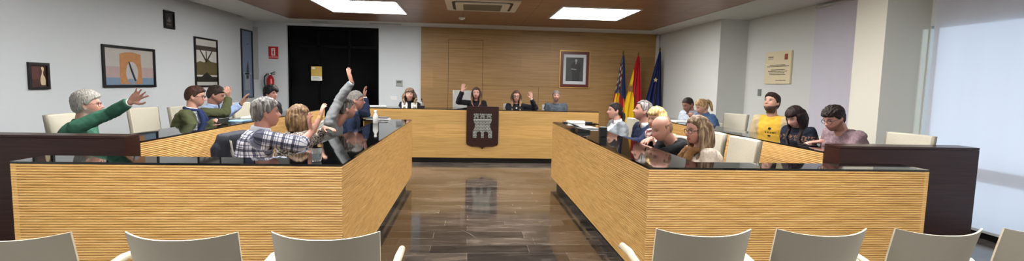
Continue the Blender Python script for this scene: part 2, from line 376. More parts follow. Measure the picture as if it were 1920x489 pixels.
# ------------------------------------------------------------------ ceiling fixtures
def ceiling_light(x0, x1, y0, y1, label):
    cx, cy, hx, hy = (x0+x1)/2, (y0+y1)/2, (x1-x0)/2, (y1-y0)/2
    t = thing('ceiling_light', label, 'ceiling light', (cx, cy, H), 0, 'square light panels in the wooden ceiling')
    f = MB(); e = .03
    f.box(-hx-e, hx+e, -hy-e, -hy, -.012, .004); f.box(-hx-e, hx+e, hy, hy+e, -.012, .004); f.box(-hx-e, -hx, -hy, hy, -.012, .004); f.box(hx, hx+e, -hy, hy, -.012, .004)
    obj('frame', f, mat('white_light_frame', srgb(220, 220, 216), .5), t)
    obj('diffuser', MB().box(-hx, hx, -hy, hy, -.006, .002), M_panel, t)
ceiling_light(-2.47, -1.17, 8.12, 9.5, 'bright square light panel in the wooden ceiling, left of the air conditioning cassette')
ceiling_light(1.47, 2.72, 8.02, 9.36, 'bright square light panel in the wooden ceiling, right of the air conditioning cassette')
for y, w_ in ((4.2, 'over the council desks'), (.2, 'over the front row of visitor chairs')):
    ceiling_light(-2.47, -1.17, y, y+1.38, 'square light panel %s, left of the aisle' % w_)
    ceiling_light(1.47, 2.72, y, y+1.38, 'square light panel %s, right of the aisle' % w_)

t = thing('air_conditioner', 'white square ceiling cassette air conditioner with dark slots between the two light panels', 'air conditioner', (.185, 8.15, H))
M_ac = mat('off_white_plastic', srgb(205, 198, 180), .5)
def rrect(hx, hy, r, n=6):
    P = []
    for cx, cy, a in ((hx-r, hy-r, 0), (-hx+r, hy-r, 1), (-hx+r, -hy+r, 2), (hx-r, -hy+r, 3)):
        for i in range(n+1):
            q = (a+i/n)*math.pi/2; P.append((cx+r*math.cos(q), cy+r*math.sin(q)))
    return P
obj('housing', MB().prism(rrect(.57, .56, .02), (0, 0, -.022), (1, 0, 0), (0, 1, 0), .022), M_ac, t)
o = obj('air_slot', MB().prism(rrect(.47, .46, .1), (0, 0, -.0245), (1, 0, 0), (0, 1, 0), .004), mat('dark_slot', srgb(46, 36, 24), .7), t)
obj('centre_panel', MB().prism(rrect(.42, .41, .07), (0, 0, -.04), (1, 0, 0), (0, 1, 0), .02), M_ac, t)
g = MB(); g.box(-.3, .3, -.29, .29, -.0425, -.039)
gr = obj('intake_grille', g, mat('olive_grille', srgb(92, 84, 60), .7), t)
g = MB()
for i in range(15): g.box(-.3, .3, -.28+i*.04-.007, -.28+i*.04+.007, -.05, -.042)
obj('louvre', g, mat('grille_bar', srgb(130, 120, 96), .6), gr)
t = thing('smoke_detector', 'small white round smoke detector under the wooden ceiling', 'smoke detector', (-.163, 9.78, H))
obj('housing', MB().cyl((0, 0, -.03), (0, 0, 0), .055, 24, rb=.065), MATS['white_light_frame'], t, smooth='auto')
obj('sensor', MB().cyl((0, 0, -.045), (0, 0, -.03), .028, 16), MATS['white_light_frame'], t)
for x0, x1, lab in ((-3.37, -3.05, 'left'), (-2.15, -1.5, 'right')):
    t = thing('air_diffuser', 'slotted air grille in the white soffit, the %s one above the dark doorway' % lab, 'vent', ((x0+x1)/2, 11.25, H))
    hw = (x1-x0)/2; f = MB()
    for k in range(5): f.box(-hw, hw, -.05+k*.025-.005, -.05+k*.025+.005, -.008, 0)
    f.box(-hw-.01, -hw, -.06, .06, -.008, 0); f.box(hw, hw+.01, -.06, .06, -.008, 0)
    obj('slats', f, mat('grey_vent', srgb(160, 160, 156), .5), t)
    obj('backing', MB().box(-hw, hw, -.055, .055, -.002, -.0005), MATS['dark_cove'], t)

# ------------------------------------------------------------------ desks
def ribbed(L_, z0, z1, thick, pitch=.0157, m0=0, m1=0):
    """panel of length L_ along +X, front towards -Y, horizontal ridges on the front"""
    n = max(1, round((z1-z0)/pitch)); p = (z1-z0)/n; prof = [(thick, z0)]
    for i in range(n):
        z = z0+i*p
        prof += [(.008, z+p*.0), (.001, z+p*.04), (0, z+p*.22), (0, z+p*.62), (.001, z+p*.76), (.008, z+p*.80)]
    prof += [(.005, z1), (thick, z1)]
    k = len(prof); v = [(m0*y, y, z) for y, z in prof]+[(L_-m1*y, y, z) for y, z in prof]
    f = [(i, (i+1) % k, (i+1) % k+k, i+k) for i in range(k)]+[tuple(range(k))[::-1], tuple(range(k, 2*k))]
    return MB().add(v, f)
def ribpanel(name, parent, a, b, z0, z1, thick=.04, m0=0, m1=0):
    """front face runs from a to b; the front looks to the right of a->b turned -90"""
    a, b = Vector(a), Vector(b); d = b-a
    o = obj(name, ribbed(d.length, z0, z1, thick, m0=m0, m1=m1), M_rib, parent, (a.x, a.y, 0)); o.rotation_euler = (0, 0, math.atan2(d.y, d.x)); return o
DT = .857
def inner_desk(sx, label, xin, y0, y1, xend, xfar):
    """sx=-1 left block, +1 right block"""
    ox, oy = xin, y0
    t = thing('council_desk', label, 'desk', (ox, oy, 0))
    w_ = .42*sx; L_ = y1-y0; E = xend-xin; F_ = xfar-xin; zb = .106
    if sx < 0:
        ribpanel('side_panel', t, (0, 0), (0, L_), zb, DT, m0=1)              # faces +X (the aisle)
        ribpanel('end_panel', t, (E, 0), (0, 0), zb, DT, m1=1)
    else:
        ribpanel('side_panel', t, (0, L_), (0, 0), zb, DT, m1=1)
        ribpanel('end_panel', t, (0, 0), (E, 0), zb, DT, m0=1)
    X = lambda a, b: (min(a, b), max(a, b))
    fx = X(.04*sx, F_)
    obj('far_panel', MB().box(fx[0], fx[1], L_-.03, L_, zb, DT), M_maple, t)
    ex = X(E, E-.03*sx); obj('outer_end_board', MB().box(ex[0], ex[1], .001, .25, zb, DT-.001), M_maple, t)
    p = MB()
    px = X(.08*sx, .11*sx); p.box(px[0], px[1], .08, L_-.03, 0, zb+.01); px = X(.08*sx, E-.03*sx); p.box(px[0], px[1], .08, .11, 0, zb+.01)
    px = X(.1*sx, F_); p.box(px[0], px[1], L_-.06, L_-.04, 0, zb+.01)
    obj('plinth', p, M_blackm, t)
    m = MB()
    # C-shaped glass: near ledge, long ledge, far ledge
    pts = [(0, 0), (E, 0), (E, .245), (w_, .245), (w_, L_-.2), (F_, L_-.2), (F_, L_), (0, L_)]
    if sx < 0: pts = pts[::-1]
    m.prism(pts, (0, 0, DT), (1, 0, 0), (0, 1, 0), .012)
    obj('glass_top', m, M_black_glass, t)
    s_ = MB(); px = X(.04*sx, w_*.97); s_.box(px[0], px[1], .24, L_-.03, DT-.025, DT-.001); px = X(.04*sx, E); s_.box(px[0], px[1], .04, .24, DT-.025, DT-.001)
    obj('top_board', s_, M_wenge, t)
inner_desk(-1, 'maple council desk with ribbed front and black glass top, left of the aisle', -.766, 3.10, 6.88, -2.635, -1.40)
inner_desk(1, 'maple council desk with ribbed front and black glass top, right of the aisle', 1.157, 3.10, 6.87, 3.105, 1.76)

def outer_desk(sx, label, xf, y0, y1):
    t = thing('long_desk', label, 'desk', (xf, y0, 0)); Z = .87; L_ = y1-y0; w_ = .40*sx
    if sx < 0: ribpanel('front_panel', t, (0, 0), (0, L_), .106, Z)
    else: ribpanel('front_panel', t, (0, L_), (0, 0), .106, Z)
    a, b = sorted((0, w_)); obj('glass_top', MB().box(a, b, 0, L_, Z, Z+.012), M_black_glass, t)
    a, b = sorted((.04*sx, w_*.95)); obj('top_board', MB().box(a, b, 0, L_-.03, Z-.025, Z-.001), M_wenge, t)
    a, b = sorted((.0*sx, w_)); obj('end_board', MB().box(a, b, L_-.001, L_+.03, .106, Z), M_maple, t)
    a, b = sorted((.06*sx, .09*sx)); obj('plinth', MB().box(a, b, .02, L_, 0, .11), M_blackm, t)
outer_desk(-1, 'long ribbed maple desk along the left wall with a black glass top', -2.49, 4.025, 8.9)
outer_desk(1, 'long ribbed maple desk along the right side with a black glass top', 2.95, 3.92, 8.35)
def end_wall(x0, x1, y0, y1, z, label, side):
    t = thing('desk_end_screen', label, 'end screen', ((x0+x1)/2, (y0+y1)/2, 0)); hx, hy = (x1-x0)/2, (y1-y0)/2
    obj('body', MB().box(-hx, hx, -hy, hy, 0, z-.022), M_wenge, t)
    obj('top_board', MB().box(-hx, hx, -hy, hy, z-.02, z), M_wenge, t, bevel=.002)
end_wall(-4.0, -2.49, 3.85, 4.016, .937, 'dark wenge end screen closing the left wall desk', -1)
end_wall(2.95, 4.16, 3.73, 3.91, .951, 'dark wenge end screen closing the right side desk', 1)

# presiding desk
DY, DX0_, DX1_ = 8.69, -1.786, 2.284
t = thing('presiding_desk', 'long pale maple presiding desk across the back of the room', 'desk', (0, DY, 0))
obj('front_panel', MB().box(DX0_, DX1_, 0, .04, .086, .915), M_maple, t)
obj('left_end_panel', MB().box(DX0_, DX0_+.04, .04, .6, .086, .915), M_maple, t)
obj('right_end_panel', MB().box(DX1_-.04, DX1_, .04, .6, .086, .915), M_maple, t)
obj('glass_top', MB().box(DX0_, DX1_, 0, .62, .915, .93), M_black_glass, t)
obj('plinth', MB().box(DX0_+.05, DX1_-.05, .03, .06, 0, .09), M_blackm, t)
# coat of arms
t = thing('coat_of_arms', 'dark wenge shield with a grey stone castle, hung on the front of the presiding desk', 'shield', (.237, DY-.004, 0))
sh = [(-.277, .985), (-.277, .345), (-.262, .318), (-.19, .292), (-.06, .287), (-.02, .27), (0, .238), (.02, .27), (.06, .287), (.19, .292), (.262, .318), (.277, .345), (.277, .985)]
obj('shield', MB().prism(sh, (0, 0, 0), (1, 0, 0), (0, 0, 1), .035), M_wenge, t, bevel=.004)
def arc(cx, cz, r, n=9, a0=180, a1=0): return [(cx+r*math.cos(math.radians(a0+(a1-a0)*i/(n-1))), cz+r*math.sin(math.radians(a0+(a1-a0)*i/(n-1)))) for i in range(n)]
body = [(-.165, .445), (-.165, .56), (-.145, .59), (-.13, .64), (-.13, .68), (-.15, .72), (-.155, .745), (.155, .745), (.15, .72), (.13, .68), (.13, .64), (.145, .59), (.165, .56), (.165, .445),
        (.098, .445)] + [(.098, .5)] + arc(.06, .52, .038, 9, 0, 180) + [(.022, .445), (-.022, .445)] + arc(-.06, .52, .038, 9, 0, 180) + [(-.098, .445)]
obj('castle_wall', MB().prism(body, (0, -.036, 0), (1, 0, 0), (0, 0, 1), .012), M_castle, t)
obj('parapet', MB().box(-.155, .155, -.052, -.035, .752, .768), mat('light_stone_relief', srgb(176, 182, 176), .5), t)
for cx in (-.107, 0, .107):
    tw = [(-.042, 0), (-.042, .03), (-.03, .036), (-.034, .05), (-.048, .06), (-.048, .09), (-.03, .09), (-.03, .078), (-.014, .078), (-.014, .09), (.014, .09), (.014, .078), (.03, .078), (.03, .09), (.048, .09), (.048, .06), (.034, .05), (.03, .036), (.042, .03), (.042, 0),
          (.01, 0), (.01, .026), (-.01, .026), (-.01, 0)]
    obj('tower', MB().prism([(cx+a, .775+b) for a, b in tw], (0, -.036, 0), (1, 0, 0), (0, 0, 1), .013), M_castle, t)

# ------------------------------------------------------------------ chairs
def leather_chair(name='council_chair'):
    """origin on the floor under the seat, facing +Y"""
    t = thing(name, '', 'chair')
    # curved padded back
    def back(th, w0, w1, z0, z1, yoff, y_rec, ny=9, nz=7):
        R = []
        for i in range(nz+1):
            u = i/nz; z = z0+(z1-z0)*u; wd = w0+(w1-w0)*u; yy = yoff-y_rec*u
            fr = []; bk = []
            for j in range(ny+1):
                x = -wd/2+wd*j/ny; cv = .035*(2*x/wd)**2
                fr.append((x, yy+cv+th/2, z)); bk.append((x, yy+cv-th/2, z))
            R.append(fr+bk[::-1])
        return MB().rings(R)
    obj('backrest', back(.05, .40, .42, .50, 1.02, -.20, .06), M_leather, t, smooth='auto', bevel=.012)
    for sx in (-1, 1):
        P = []
        for i in range(8):
            u = i/7; wd = .40+.02*u; P.append((sx*(wd/2+.004), -.20-.06*u+.035, .50+.52*u))
        obj('side_trim', MB().tube(P, .017, 8), M_leather_side, t, smooth=True)
    obj('grip_slot', MB().box(-.035, .035, -.2, -.183, .69, .70), M_black, t)
    s_ = MB(); s_.prism(rrect(.235, .22, .06), (0, .02, .42), (1, 0, 0), (0, 1, 0), .08)
    obj('seat', s_, M_leather, t, bevel=.015, smooth='auto')
    for sx in (-1, 1):
        obj('armrest', MB().tube([(sx*.255, -.17, .56), (sx*.27, -.12, .64), (sx*.27, .0, .66), (sx*.27, .1, .65), (sx*.262, .13, .58), (sx*.245, .08, .46)], .014, 10), M_chrome, t, smooth=True)
    obj('gas_column', MB().cyl((0, 0, .08), (0, 0, .42), .028), M_chrome, t, smooth='auto')
    bs = MB()
    for k in range(5):
        a = k*2*math.pi/5; bs.tube([(0, 0, .1), (.15*math.cos(a), .15*math.sin(a), .09), (.27*math.cos(a), .27*math.sin(a), .065)], [.024, .02, .014], 8)
    o = obj('star_base', bs, M_chrome, t, smooth=True)
    for k in range(5):
        a = k*2*math.pi/5; cx, cy = .27*math.cos(a), .27*math.sin(a)
        obj('caster', MB().cyl((cx-.02*math.sin(a), cy+.02*math.cos(a), .027), (cx+.02*math.sin(a), cy-.02*math.cos(a), .027), .027, 14), M_black, o, smooth='auto')
    return t
CH = [  # x, y, azimuth of the sitter, height factor, label
 (-3.42, 4.86, 0, 1, 'beige leather chair behind the man in the green sweater'),
 (-3.42, 5.93, -6, 1, 'empty beige leather chair between the green sweater man and the olive cardigan man'),
 (-3.42, 6.66, -4, .98, 'beige leather chair behind the man in the olive cardigan'),
 (-3.5, 7.1, 0, .9, 'beige leather chair mostly hidden behind the man in the light blue shirt'),
 (-3.3, 8.05, -10, .98, 'beige leather chair behind the dark curly haired person by the left wall'),
 (-1.72, 4.42, 4, .86, 'chair with a dark jacket hung over it behind the man in the plaid shirt'),
 (-1.76, 5.0, 10, .84, 'chair under the brown haired woman with her hand raised'),
 (-1.68, 5.86, 5, .84, 'chair under the man in grey with the highest raised arm'),
 (-1.6, 6.50, 0, .84, 'chair under the man in navy by the far end of the left desk'),
 (2.05, 6.72, 186, .93, 'pale chair behind the woman in the grey blazer'),
 (2.08, 5.66, 184, .84, 'chair under the grey haired man in the navy jacket'),
 (2.10, 5.16, 183, .84, 'chair under the blonde woman in the check shirt'),
 (2.12, 4.60, 180, .95, 'chair under the bald man in black leaning over the desk'),
 (2.12, 4.05, 182, .95, 'empty beige leather chair right behind the woman in the cream sweater'),
 (3.74, 8.20, 190, .82, 'chair under the short haired man in the pale shirt'),
 (3.78, 7.64, 190, .82, 'chair under the woman with the blonde ponytail'),
 (3.74, 7.06, 198, 1, 'empty beige leather chair left of the man in the yellow sweatshirt'),
 (3.68, 5.82, 205, .86, 'chair under the bearded man in the yellow sweatshirt'),
 (3.70, 5.12, 190, .86, 'chair under the woman with long dark hair'),
 (3.76, 4.55, 186, .86, 'chair under the man in the mauve sweater'),
 (3.72, 4.13, 186, 1, 'empty beige leather chair beside the right pillar, behind the wenge end screen'),
]
proto = None
for x, y, az, hf, lab in CH:
    if proto is None:
        proto = leather_chair(); proto.location = (x, y, 0); proto.rotation_euler = (0, 0, math.radians(az-90)); proto['label'] = lab; proto['group'] = 'beige leather council chairs'
    else:
        r_ = dup(proto, (x, y, 0), math.radians(az-90), lab, 'beige leather council chairs'); r_.scale = (1, 1, hf)
# upholstered chairs at the presiding desk
t = leather_chair('presiding_chair'); t.location = (-.1, 9.98, 0); t.rotation_euler = (0, 0, math.pi); t['label'] = 'high backed grey chair behind the woman above the castle shield'
for o in t.children:
    if o.name.split('.')[0] in ('backrest', 'seat', 'side_trim'):
        o.data = o.data.copy(); o.data.materials[0] = M_greyfab
        if o.name.startswith('backrest') or o.name.startswith('side_trim'):
            for v_ in o.data.vertices:
                if v_.co.z > .6: v_.co.z += (v_.co.z-.6)*.5
for x, lab in ((-1.136, 'grey chair under the curly haired woman at the presiding desk'), (.914, 'grey chair under the woman in glasses at the presiding desk'), (1.70, 'grey chair under the man in the dark grey sweater at the presiding desk')):
    r_ = dup(t, (x, 9.84, 0), math.pi, lab, 'grey chairs at the presiding desk'); r_.scale = (1, 1, .80)
t['group'] = 'grey chairs at the presiding desk'

def shell_chair():
    t = thing('visitor_chair', '', 'chair')
    nz, nx = 14, 20; F_ = []; B = []; th = .009
    def P(i, j, off):
        u = i/nz; x = (-1+2*j/nx); wd = (.385+.0*u)/2
        z = .44+.347*u; y = -.19-.075*u**1.3; cv = .065*(abs(x)**2.2)
        zz = z+(.014*abs(x)**2.5 if i == nz else .014*abs(x)**2.5*u)
        r_ = (1-.5*max(0, .16-u))
        return (x*(wd+.01*u)*r_, y+cv+off, zz)
    v = [P(i, j, 0) for i in range(nz+1) for j in range(nx+1)]; k = len(v); v += [P(i, j, th) for i in range(nz+1) for j in range(nx+1)]
    W = nx+1; f = []; e = []
    for i in range(nz):
        for j in range(nx):
            a = i*W+j; f += [(a, a+1, a+W+1, a+W), (k+a, k+a+W, k+a+W+1, k+a+1)]
    for j in range(nx):
        a = nz*W+j; e.append((a, a+1, k+a+1, k+a)); f.append((j, k+j, k+j+1, j+1))
    for i in range(nz):
        a = i*W; e.append((a, a+W, k+a+W, k+a)); a = i*W+nx; e.append((a, k+a, k+a+W, a+W))
    m = MB().add(v, f, 0); m.f += e; m.mi += [1]*len(e)
    obj('backrest', m, [M_shell, M_shell_rim], t, smooth='auto')
    # seat pan
    R = []
    for i in range(9):
        u = i/8; y = -.19+.41*u; z = .445-.02*math.sin(u*math.pi)-(.02*u**4)
        wd = .2+.03*math.sin(u*2.2)
        row = [(-wd+2*wd*j/12, y, z+.02*abs(-1+2*j/12)**3) for j in range(13)]
        R.append(row+[(a, b, c-.012) for a, b, c in row[::-1]])
    obj('seat', MB().rings(R), [M_shell], t, smooth='auto')
    for sx in (-1, 1):
        a = MB(); pts = [(sx*.205, -.19, .5), (sx*.225, -.17, .57), (sx*.245, -.10, .62), (sx*.25, .0, .635), (sx*.248, .12, .625), (sx*.242, .175, .60)]
        a.tube(pts, [.010, .012, .015, .017, .015, .010], 10)
        obj('armrest', a, M_shell_rim, t, smooth=True)
    for sx in (-1, 1):
        for sy in (-1, 1):
            obj('leg', MB().tube([(sx*.17, sy*.14, .43), (sx*.2, sy*.17, .3), (sx*.235, sy*.215, 0)], .011, 10), M_chrome, t, smooth=True)
    obj('seat_frame', MB().tube([(-.17, -.14, .428), (.17, -.14, .428), (.17, .14, .428), (-.17, .14, .428)], .010, 8, closed=True), M_chrome, t)
    return t
p = None
FG = [(-1.655, 'leftmost grey plastic visitor chair in the front row, cut by the frame'), (-1.06, 'grey plastic visitor chair in the front row, second from the left'),
      (-.54, 'grey plastic visitor chair left of the aisle opening'), (.985, 'grey plastic visitor chair just right of the aisle opening'),
      (1.50, 'grey plastic visitor chair in the front row, second right of the aisle'), (2.04, 'grey plastic visitor chair in front of the wenge end screen'),
      (2.56, 'rightmost grey plastic visitor chair in the front row, cut by the frame')]
for x, lab in FG:
    y = 2.13+(.03 if x > 0 else 0); rz = math.radians(random.uniform(-1.5, 1.5))
    if p is None:
        p = shell_chair(); p.location = (x, y, 0); p['label'] = lab; p['group'] = 'front row of grey plastic visitor chairs'
    else: dup(p, (x, y, 0), rz, lab, 'front row of grey plastic visitor chairs')
# jacket on the plaid man's chair
t = thing('jacket', 'dark navy jacket hung over the chair back behind the man in the plaid shirt', 'jacket', (-1.955, 4.41, 0))
R = []
for i in range(14):
    u = i/13; ang = u
    z = .50+.42*min(1, u*1.05); th = .082*(1-.2*u); wd = .247+.015*math.sin(u*3)-.04*max(0, u-.85)/.15
    row = []
    for q in range(28):
        a = q*2*math.pi/28; ca, sa = math.cos(a), math.sin(a)
        row.append((math.copysign(abs(ca)**.5, ca)*th+.01*math.sin(q*2.1+i*.3)-.012*u, math.copysign(abs(sa)**.6, sa)*wd+.006*math.sin(i*1.1+q), z))
    R.append(row)
obj('jacket_body', MB().rings(R), mat('dark_navy_jacket_cloth', srgb(26, 30, 42), .8, bump=.4, bscale=30), t, smooth=True)
for sy in (-1, 1):
    obj('sleeve', MB().tube([(-.03, sy*.19, .86), (-.05, sy*.225, .8), (-.045, sy*.23, .68), (-.03, sy*.22, .56)], [.05, .055, .05, .045], 12), MATS['dark_navy_jacket_cloth'], t, smooth=True)

# ------------------------------------------------------------------ things on the walls
M_frame = mat('black_picture_frame', srgb(16, 15, 18), .35)
def picture(name, label, cat, y0, y1, z0, z1, build, fw_=.03, x=XL, frame=None):
    """hung on the left wall; local u runs with +Y (left to right as seen), v up"""
    t = thing(name, label, cat, (x, (y0+y1)/2, (z0+z1)/2)); hw, hh = (y1-y0)/2, (z1-z0)/2
    f = MB(); d = .025
    f.box(0, d, -hw, hw, hh-fw_, hh); f.box(0, d, -hw, hw, -hh, -hh+fw_); f.box(0, d, -hw, -hw+fw_, -hh+fw_, hh-fw_); f.box(0, d, hw-fw_, hw, -hh+fw_, hh-fw_)
    obj('frame', f, frame or M_frame, t)
    W_, H_ = hw-fw_, hh-fw_
    layers = build()
    m = MB(); mats = []
    for k, (mt, shapes) in enumerate(layers):
        mats.append(mt)
        for pts in shapes:
            P3 = [(.006+.0006*k, u*W_, v*H_) for u, v in pts]
            m.add(P3, [tuple(range(len(P3)))], k)
    me = bpy.data.meshes.new('print'); me.from_pydata(m.v, [], m.f)
    for mt in mats: me.materials.append(mt)
    me.polygons.foreach_set('material_index', m.mi)
    bm = bmesh.new(); bm.from_mesh(me)
    for fc in bm.faces:
        fc.normal_update()
        if fc.normal.x < 0: fc.normal_flip()
    bm.to_mesh(me); bm.free()
    o = bpy.data.objects.new('print', me); link(o, t)
    return t
FULL = [[(-1, -1), (1, -1), (1, 1), (-1, 1)]]
def rect(a, b, c, d): return [(a, c), (b, c), (b, d), (a, d)]
pm = lambda n, c, var=.12, sc=8: mat(n, c, .5, var=var, vscale=sc)
def pic_swan():
    body = [(.35, -.85), (.85, -.85), (.9, -.4), (.8, -.1), (.62, .1), (.6, .35), (.72, .6), (.7, .8), (.5, .88), (.38, .8), (.4, .62), (.5, .5), (.42, .2), (.3, -.05), (.22, -.4), (.25, -.7)]
    return [(pm('print_dark_brown', srgb(62, 28, 24)), FULL), (pm('print_cream', srgb(206, 186, 150)), [body]), (pm('print_maroon', srgb(84, 42, 34)), [rect(-.95, .1, -.3, .85)])]
picture('framed_picture', 'small dark framed picture of a pale gourd-like shape, leftmost on the left wall', 'picture', 5.87, 6.14, 1.2, 1.495, pic_swan)
def pic_arch():
    out = [(-.42, -.95), (-.42, .7), (-.2, .8), (.1, .84), (.45, .74), (.48, -.95), (.3, -.95)]
    hole = rot_pts(.06, -.32, .25, .62, 25)
    return [(pm('print_pale_sky', srgb(176, 172, 166), .06), FULL), (pm('print_pink_haze', srgb(170, 150, 148), .05), [rect(-1, 1, -.7, 0)]),
            (pm('print_sea', srgb(110, 136, 158)), [rect(-1, 1, -1, -.6)]), (pm('print_ochre_rock', srgb(176, 124, 78), .25, 20), [out]),
            (pm('print_pale_sky2', srgb(176, 172, 172), .06), [hole]), (pm('print_sea2', srgb(120, 140, 158)), [[(-.14, -.8), (-.1, -.66), (.22, -.66), (.26, -.8), (.15, -.93), (-.03, -.93)]]),
            (pm('print_black_rock', srgb(34, 32, 38)), [[(-.08, .3), (-.03, .28), (.22, -.75), (.16, -.8), (.1, -.6), (-.02, -.1)]])]
picture('framed_picture', 'wide black framed picture of an ochre rock arch over blue sea on the left wall', 'picture', 6.985, 8.08, 1.21, 1.775, pic_arch, .035)
def pic_small():
    return [(pm('print_charcoal', srgb(44, 42, 42), .3, 30), FULL), (pm('print_ash', srgb(110, 108, 104), .4, 30), [[(-.5, -.2), (-.1, .1), (.1, .55), (.3, .15), (.6, -.1), (.2, -.35)], rect(-.6, .6, -.7, -.6)])]
picture('framed_picture', 'small dark framed picture hung highest on the left wall near the ceiling', 'picture', 8.355, 8.63, 2.125, 2.405, pic_small, .03)
def pic_bridge():
    return [(pm('print_light_sky', srgb(196, 196, 190), .05), FULL), (pm('print_bushes', srgb(96, 86, 54), .4, 30), [[(-1, -.55), (-1, -.05), (-.6, .05), (-.2, 0), (.1, .18), (.45, .05), (1, .02), (1, -.55)]]),
            (pm('print_bridge_deck', srgb(74, 64, 56)), [rect(-1, 1, .52, .72), [(-.62, .52), (-.5, .52), (.0, .12), (.5, .52), (.62, .52), (.06, .02), (-.06, .02)], rect(-.05, .05, 0, .5)]),
            (pm('print_dark_bank', srgb(36, 32, 26)), [rect(-1, 1, -.85, -.62), [(-.5, -.62), (0, -.42), (.5, -.62)]]), (pm('print_pale_strip', srgb(186, 186, 180)), [rect(-1, 1, -1, -.86)])]
picture('framed_picture', 'tall black framed picture of a bridge pier over bushes on the left wall', 'picture', 9.2, 10.0, 1.2, 2.075, pic_bridge, .03)
def pic_blue():
    return [(pm('print_slate_blue', srgb(112, 130, 156), .08, 3), FULL), (pm('print_pale_fountain', srgb(150, 156, 164), .3, 20), [rect(-.5, .5, -.8, -.28), rect(-.8, .8, -.32, -.26)]),
            (pm('print_dark_statue', srgb(36, 40, 46)), [[(-.15, -.26), (.35, -.26), (.3, -.05), (.15, .1), (0, .0), (-.1, -.1)], rect(-.2, .25, -.45, -.34), rect(.1, .3, .6, .63), rect(-.1, .5, .61, .615)])]
picture('framed_picture', 'tall narrow black framed picture of a blue sky over a fountain, beside the corner', 'picture', 11.0, 11.55, .95, 2.40, pic_blue, .03)
# fire sign and extinguisher (face the room, -Y)
def font_text(body, size, mtl, parent, loc, ext=.0005, rot=(math.pi/2, 0, 0), align='CENTER', sx=1):
    cu = bpy.data.curves.new('lettering', 'FONT'); cu.body = body; cu.size = size; cu.extrude = ext; cu.align_x = align; cu.align_y = 'CENTER'
    tmp = bpy.data.objects.new('lettering_tmp', cu); COL.objects.link(tmp)
    me = bpy.data.meshes.new_from_object(tmp.evaluated_get(bpy.context.evaluated_depsgraph_get()))
    bpy.data.objects.remove(tmp); me.name = 'lettering'
    me.materials.clear(); me.materials.append(mtl)
    o = bpy.data.objects.new('lettering', me); link(o, parent); o.location = loc; o.rotation_euler = rot; o.scale = (sx, 1, 1); return o
t = thing('fire_sign', 'square red and white fire extinguisher sign on the white back wall', 'sign', (-4.345, YB-.001, 1.95))
obj('sign_plate', MB().box(-.105, .105, -.006, 0, -.135, .135), mat('sign_red', srgb(186, 24, 28), .4), t)
M_signw = mat('sign_white', srgb(235, 225, 220), .5)
m = MB(); m.box(-.04, .04, -.009, -.006, -.06, .10); obj('pictogram_panel', m, M_signw, t)
m = MB(); m.prism(rrect(.014, .045, .012), (0, -.0095, .0), (1, 0, 0), (0, 0, 1), .002); m.box(-.006, .006, -.0115, -.0095, .045, .07); m.box(-.006, .024, -.0115, -.0095, .07, .078)
obj('pictogram', m, MATS['sign_red'], t)
font_text('EXTINTOR', .043, M_signw, t, (0, -.007, -.098))
t = thing('fire_extinguisher', 'red fire extinguisher with black hose hung on the white back wall', 'fire extinguisher', (-4.385, YB-.09, .98))
m = MB(); m.tube([(0, 0, 0), (0, 0, .01), (0, 0, .38), (0, 0, .43), (0, 0, .47)], [.06, .075, .075, .055, .028], 24); obj('cylinder', m, M_red, t, smooth='auto')
m = MB(); m.cyl((0, 0, .47), (0, 0, .51), .02); m.tube([(0, 0, .51), (.05, 0, .53), (.10, 0, .55)], .009); m.tube([(0, 0, .5), (.06, 0, .495), (.1, 0, .50)], .008); obj('valve', m, M_black, t, smooth='auto')
obj('hose', MB().tube([(0, 0, .49), (-.07, -.01, .50), (-.12, -.01, .44), (-.13, -.01, .33), (-.11, -.01, .18), (-.095, -.01, .1)], .013, 10), M_black, t, smooth=True)
obj('pressure_gauge', MB().cyl((.0, -.03, .49), (0, -.015, .49), .016), M_signw, t)
obj('wall_bracket', MB().box(-.03, .03, .05, .09, .2, .26), M_black, t)
t = thing('poster', 'yellow and white poster taped to the dark door glass', 'poster', (-3.44, YB+.068, 1.515))
obj('paper', MB().box(-.12, .12, -.002, 0, -.16, .16), mat('poster_yellow', srgb(206, 172, 84), .6, var=.25, vscale=14), t)
obj('white_band', MB().box(-.12, .12, -.004, -.002, -.16, -.06), M_paper, t); obj('logo', MB().box(-.1, -.03, -.004, -.002, .1, .14), M_paper, t)
m = MB(); m.box(-.09, .05, -.005, -.004, -.1, -.09); m.box(-.09, .08, -.005, -.004, -.125, -.117); obj('text_lines', m, MATS['grey_vent'], t)
t = thing('thermostat', 'small grey thermostat on the white pier left of the oak panelling', 'thermostat', (-1.59, YB, 1.345))
obj('housing', MB().box(-.075, .075, -.025, 0, -.075, .07), mat('thermostat_grey', srgb(150, 152, 148), .5), t, bevel=.006)
obj('display', MB().box(-.05, .05, -.028, -.024, .0, .045), mat('lcd_grey', srgb(90, 98, 92), .3), t)
t = thing('light_switch', 'white light switch plate on the white pier behind the desk', 'light switch', (-1.72, YB, 1.0))
obj('plate', MB().box(-.07, .07, -.012, 0, -.045, .045), mat('switch_white', srgb(225, 225, 222), .4), t, bevel=.004)
obj('rocker', MB().box(-.055, -.003, -.017, -.011, -.032, .032), MATS['switch_white'], t); obj('rocker', MB().box(.003, .055, -.017, -.011, -.032, .032), MATS['switch_white'], t)
t = thing('light_switch', 'small grey switch on the right wall below the plaque', 'light switch', (XR, 8.27, 1.335))
obj('plate', MB().box(-.012, 0, -.05, .05, -.06, .06), mat('switch_grey', srgb(120, 124, 124), .4), t, bevel=.003)
obj('rocker', MB().box(-.017, -.011, -.03, .03, -.045, .045), MATS['switch_grey'], t)
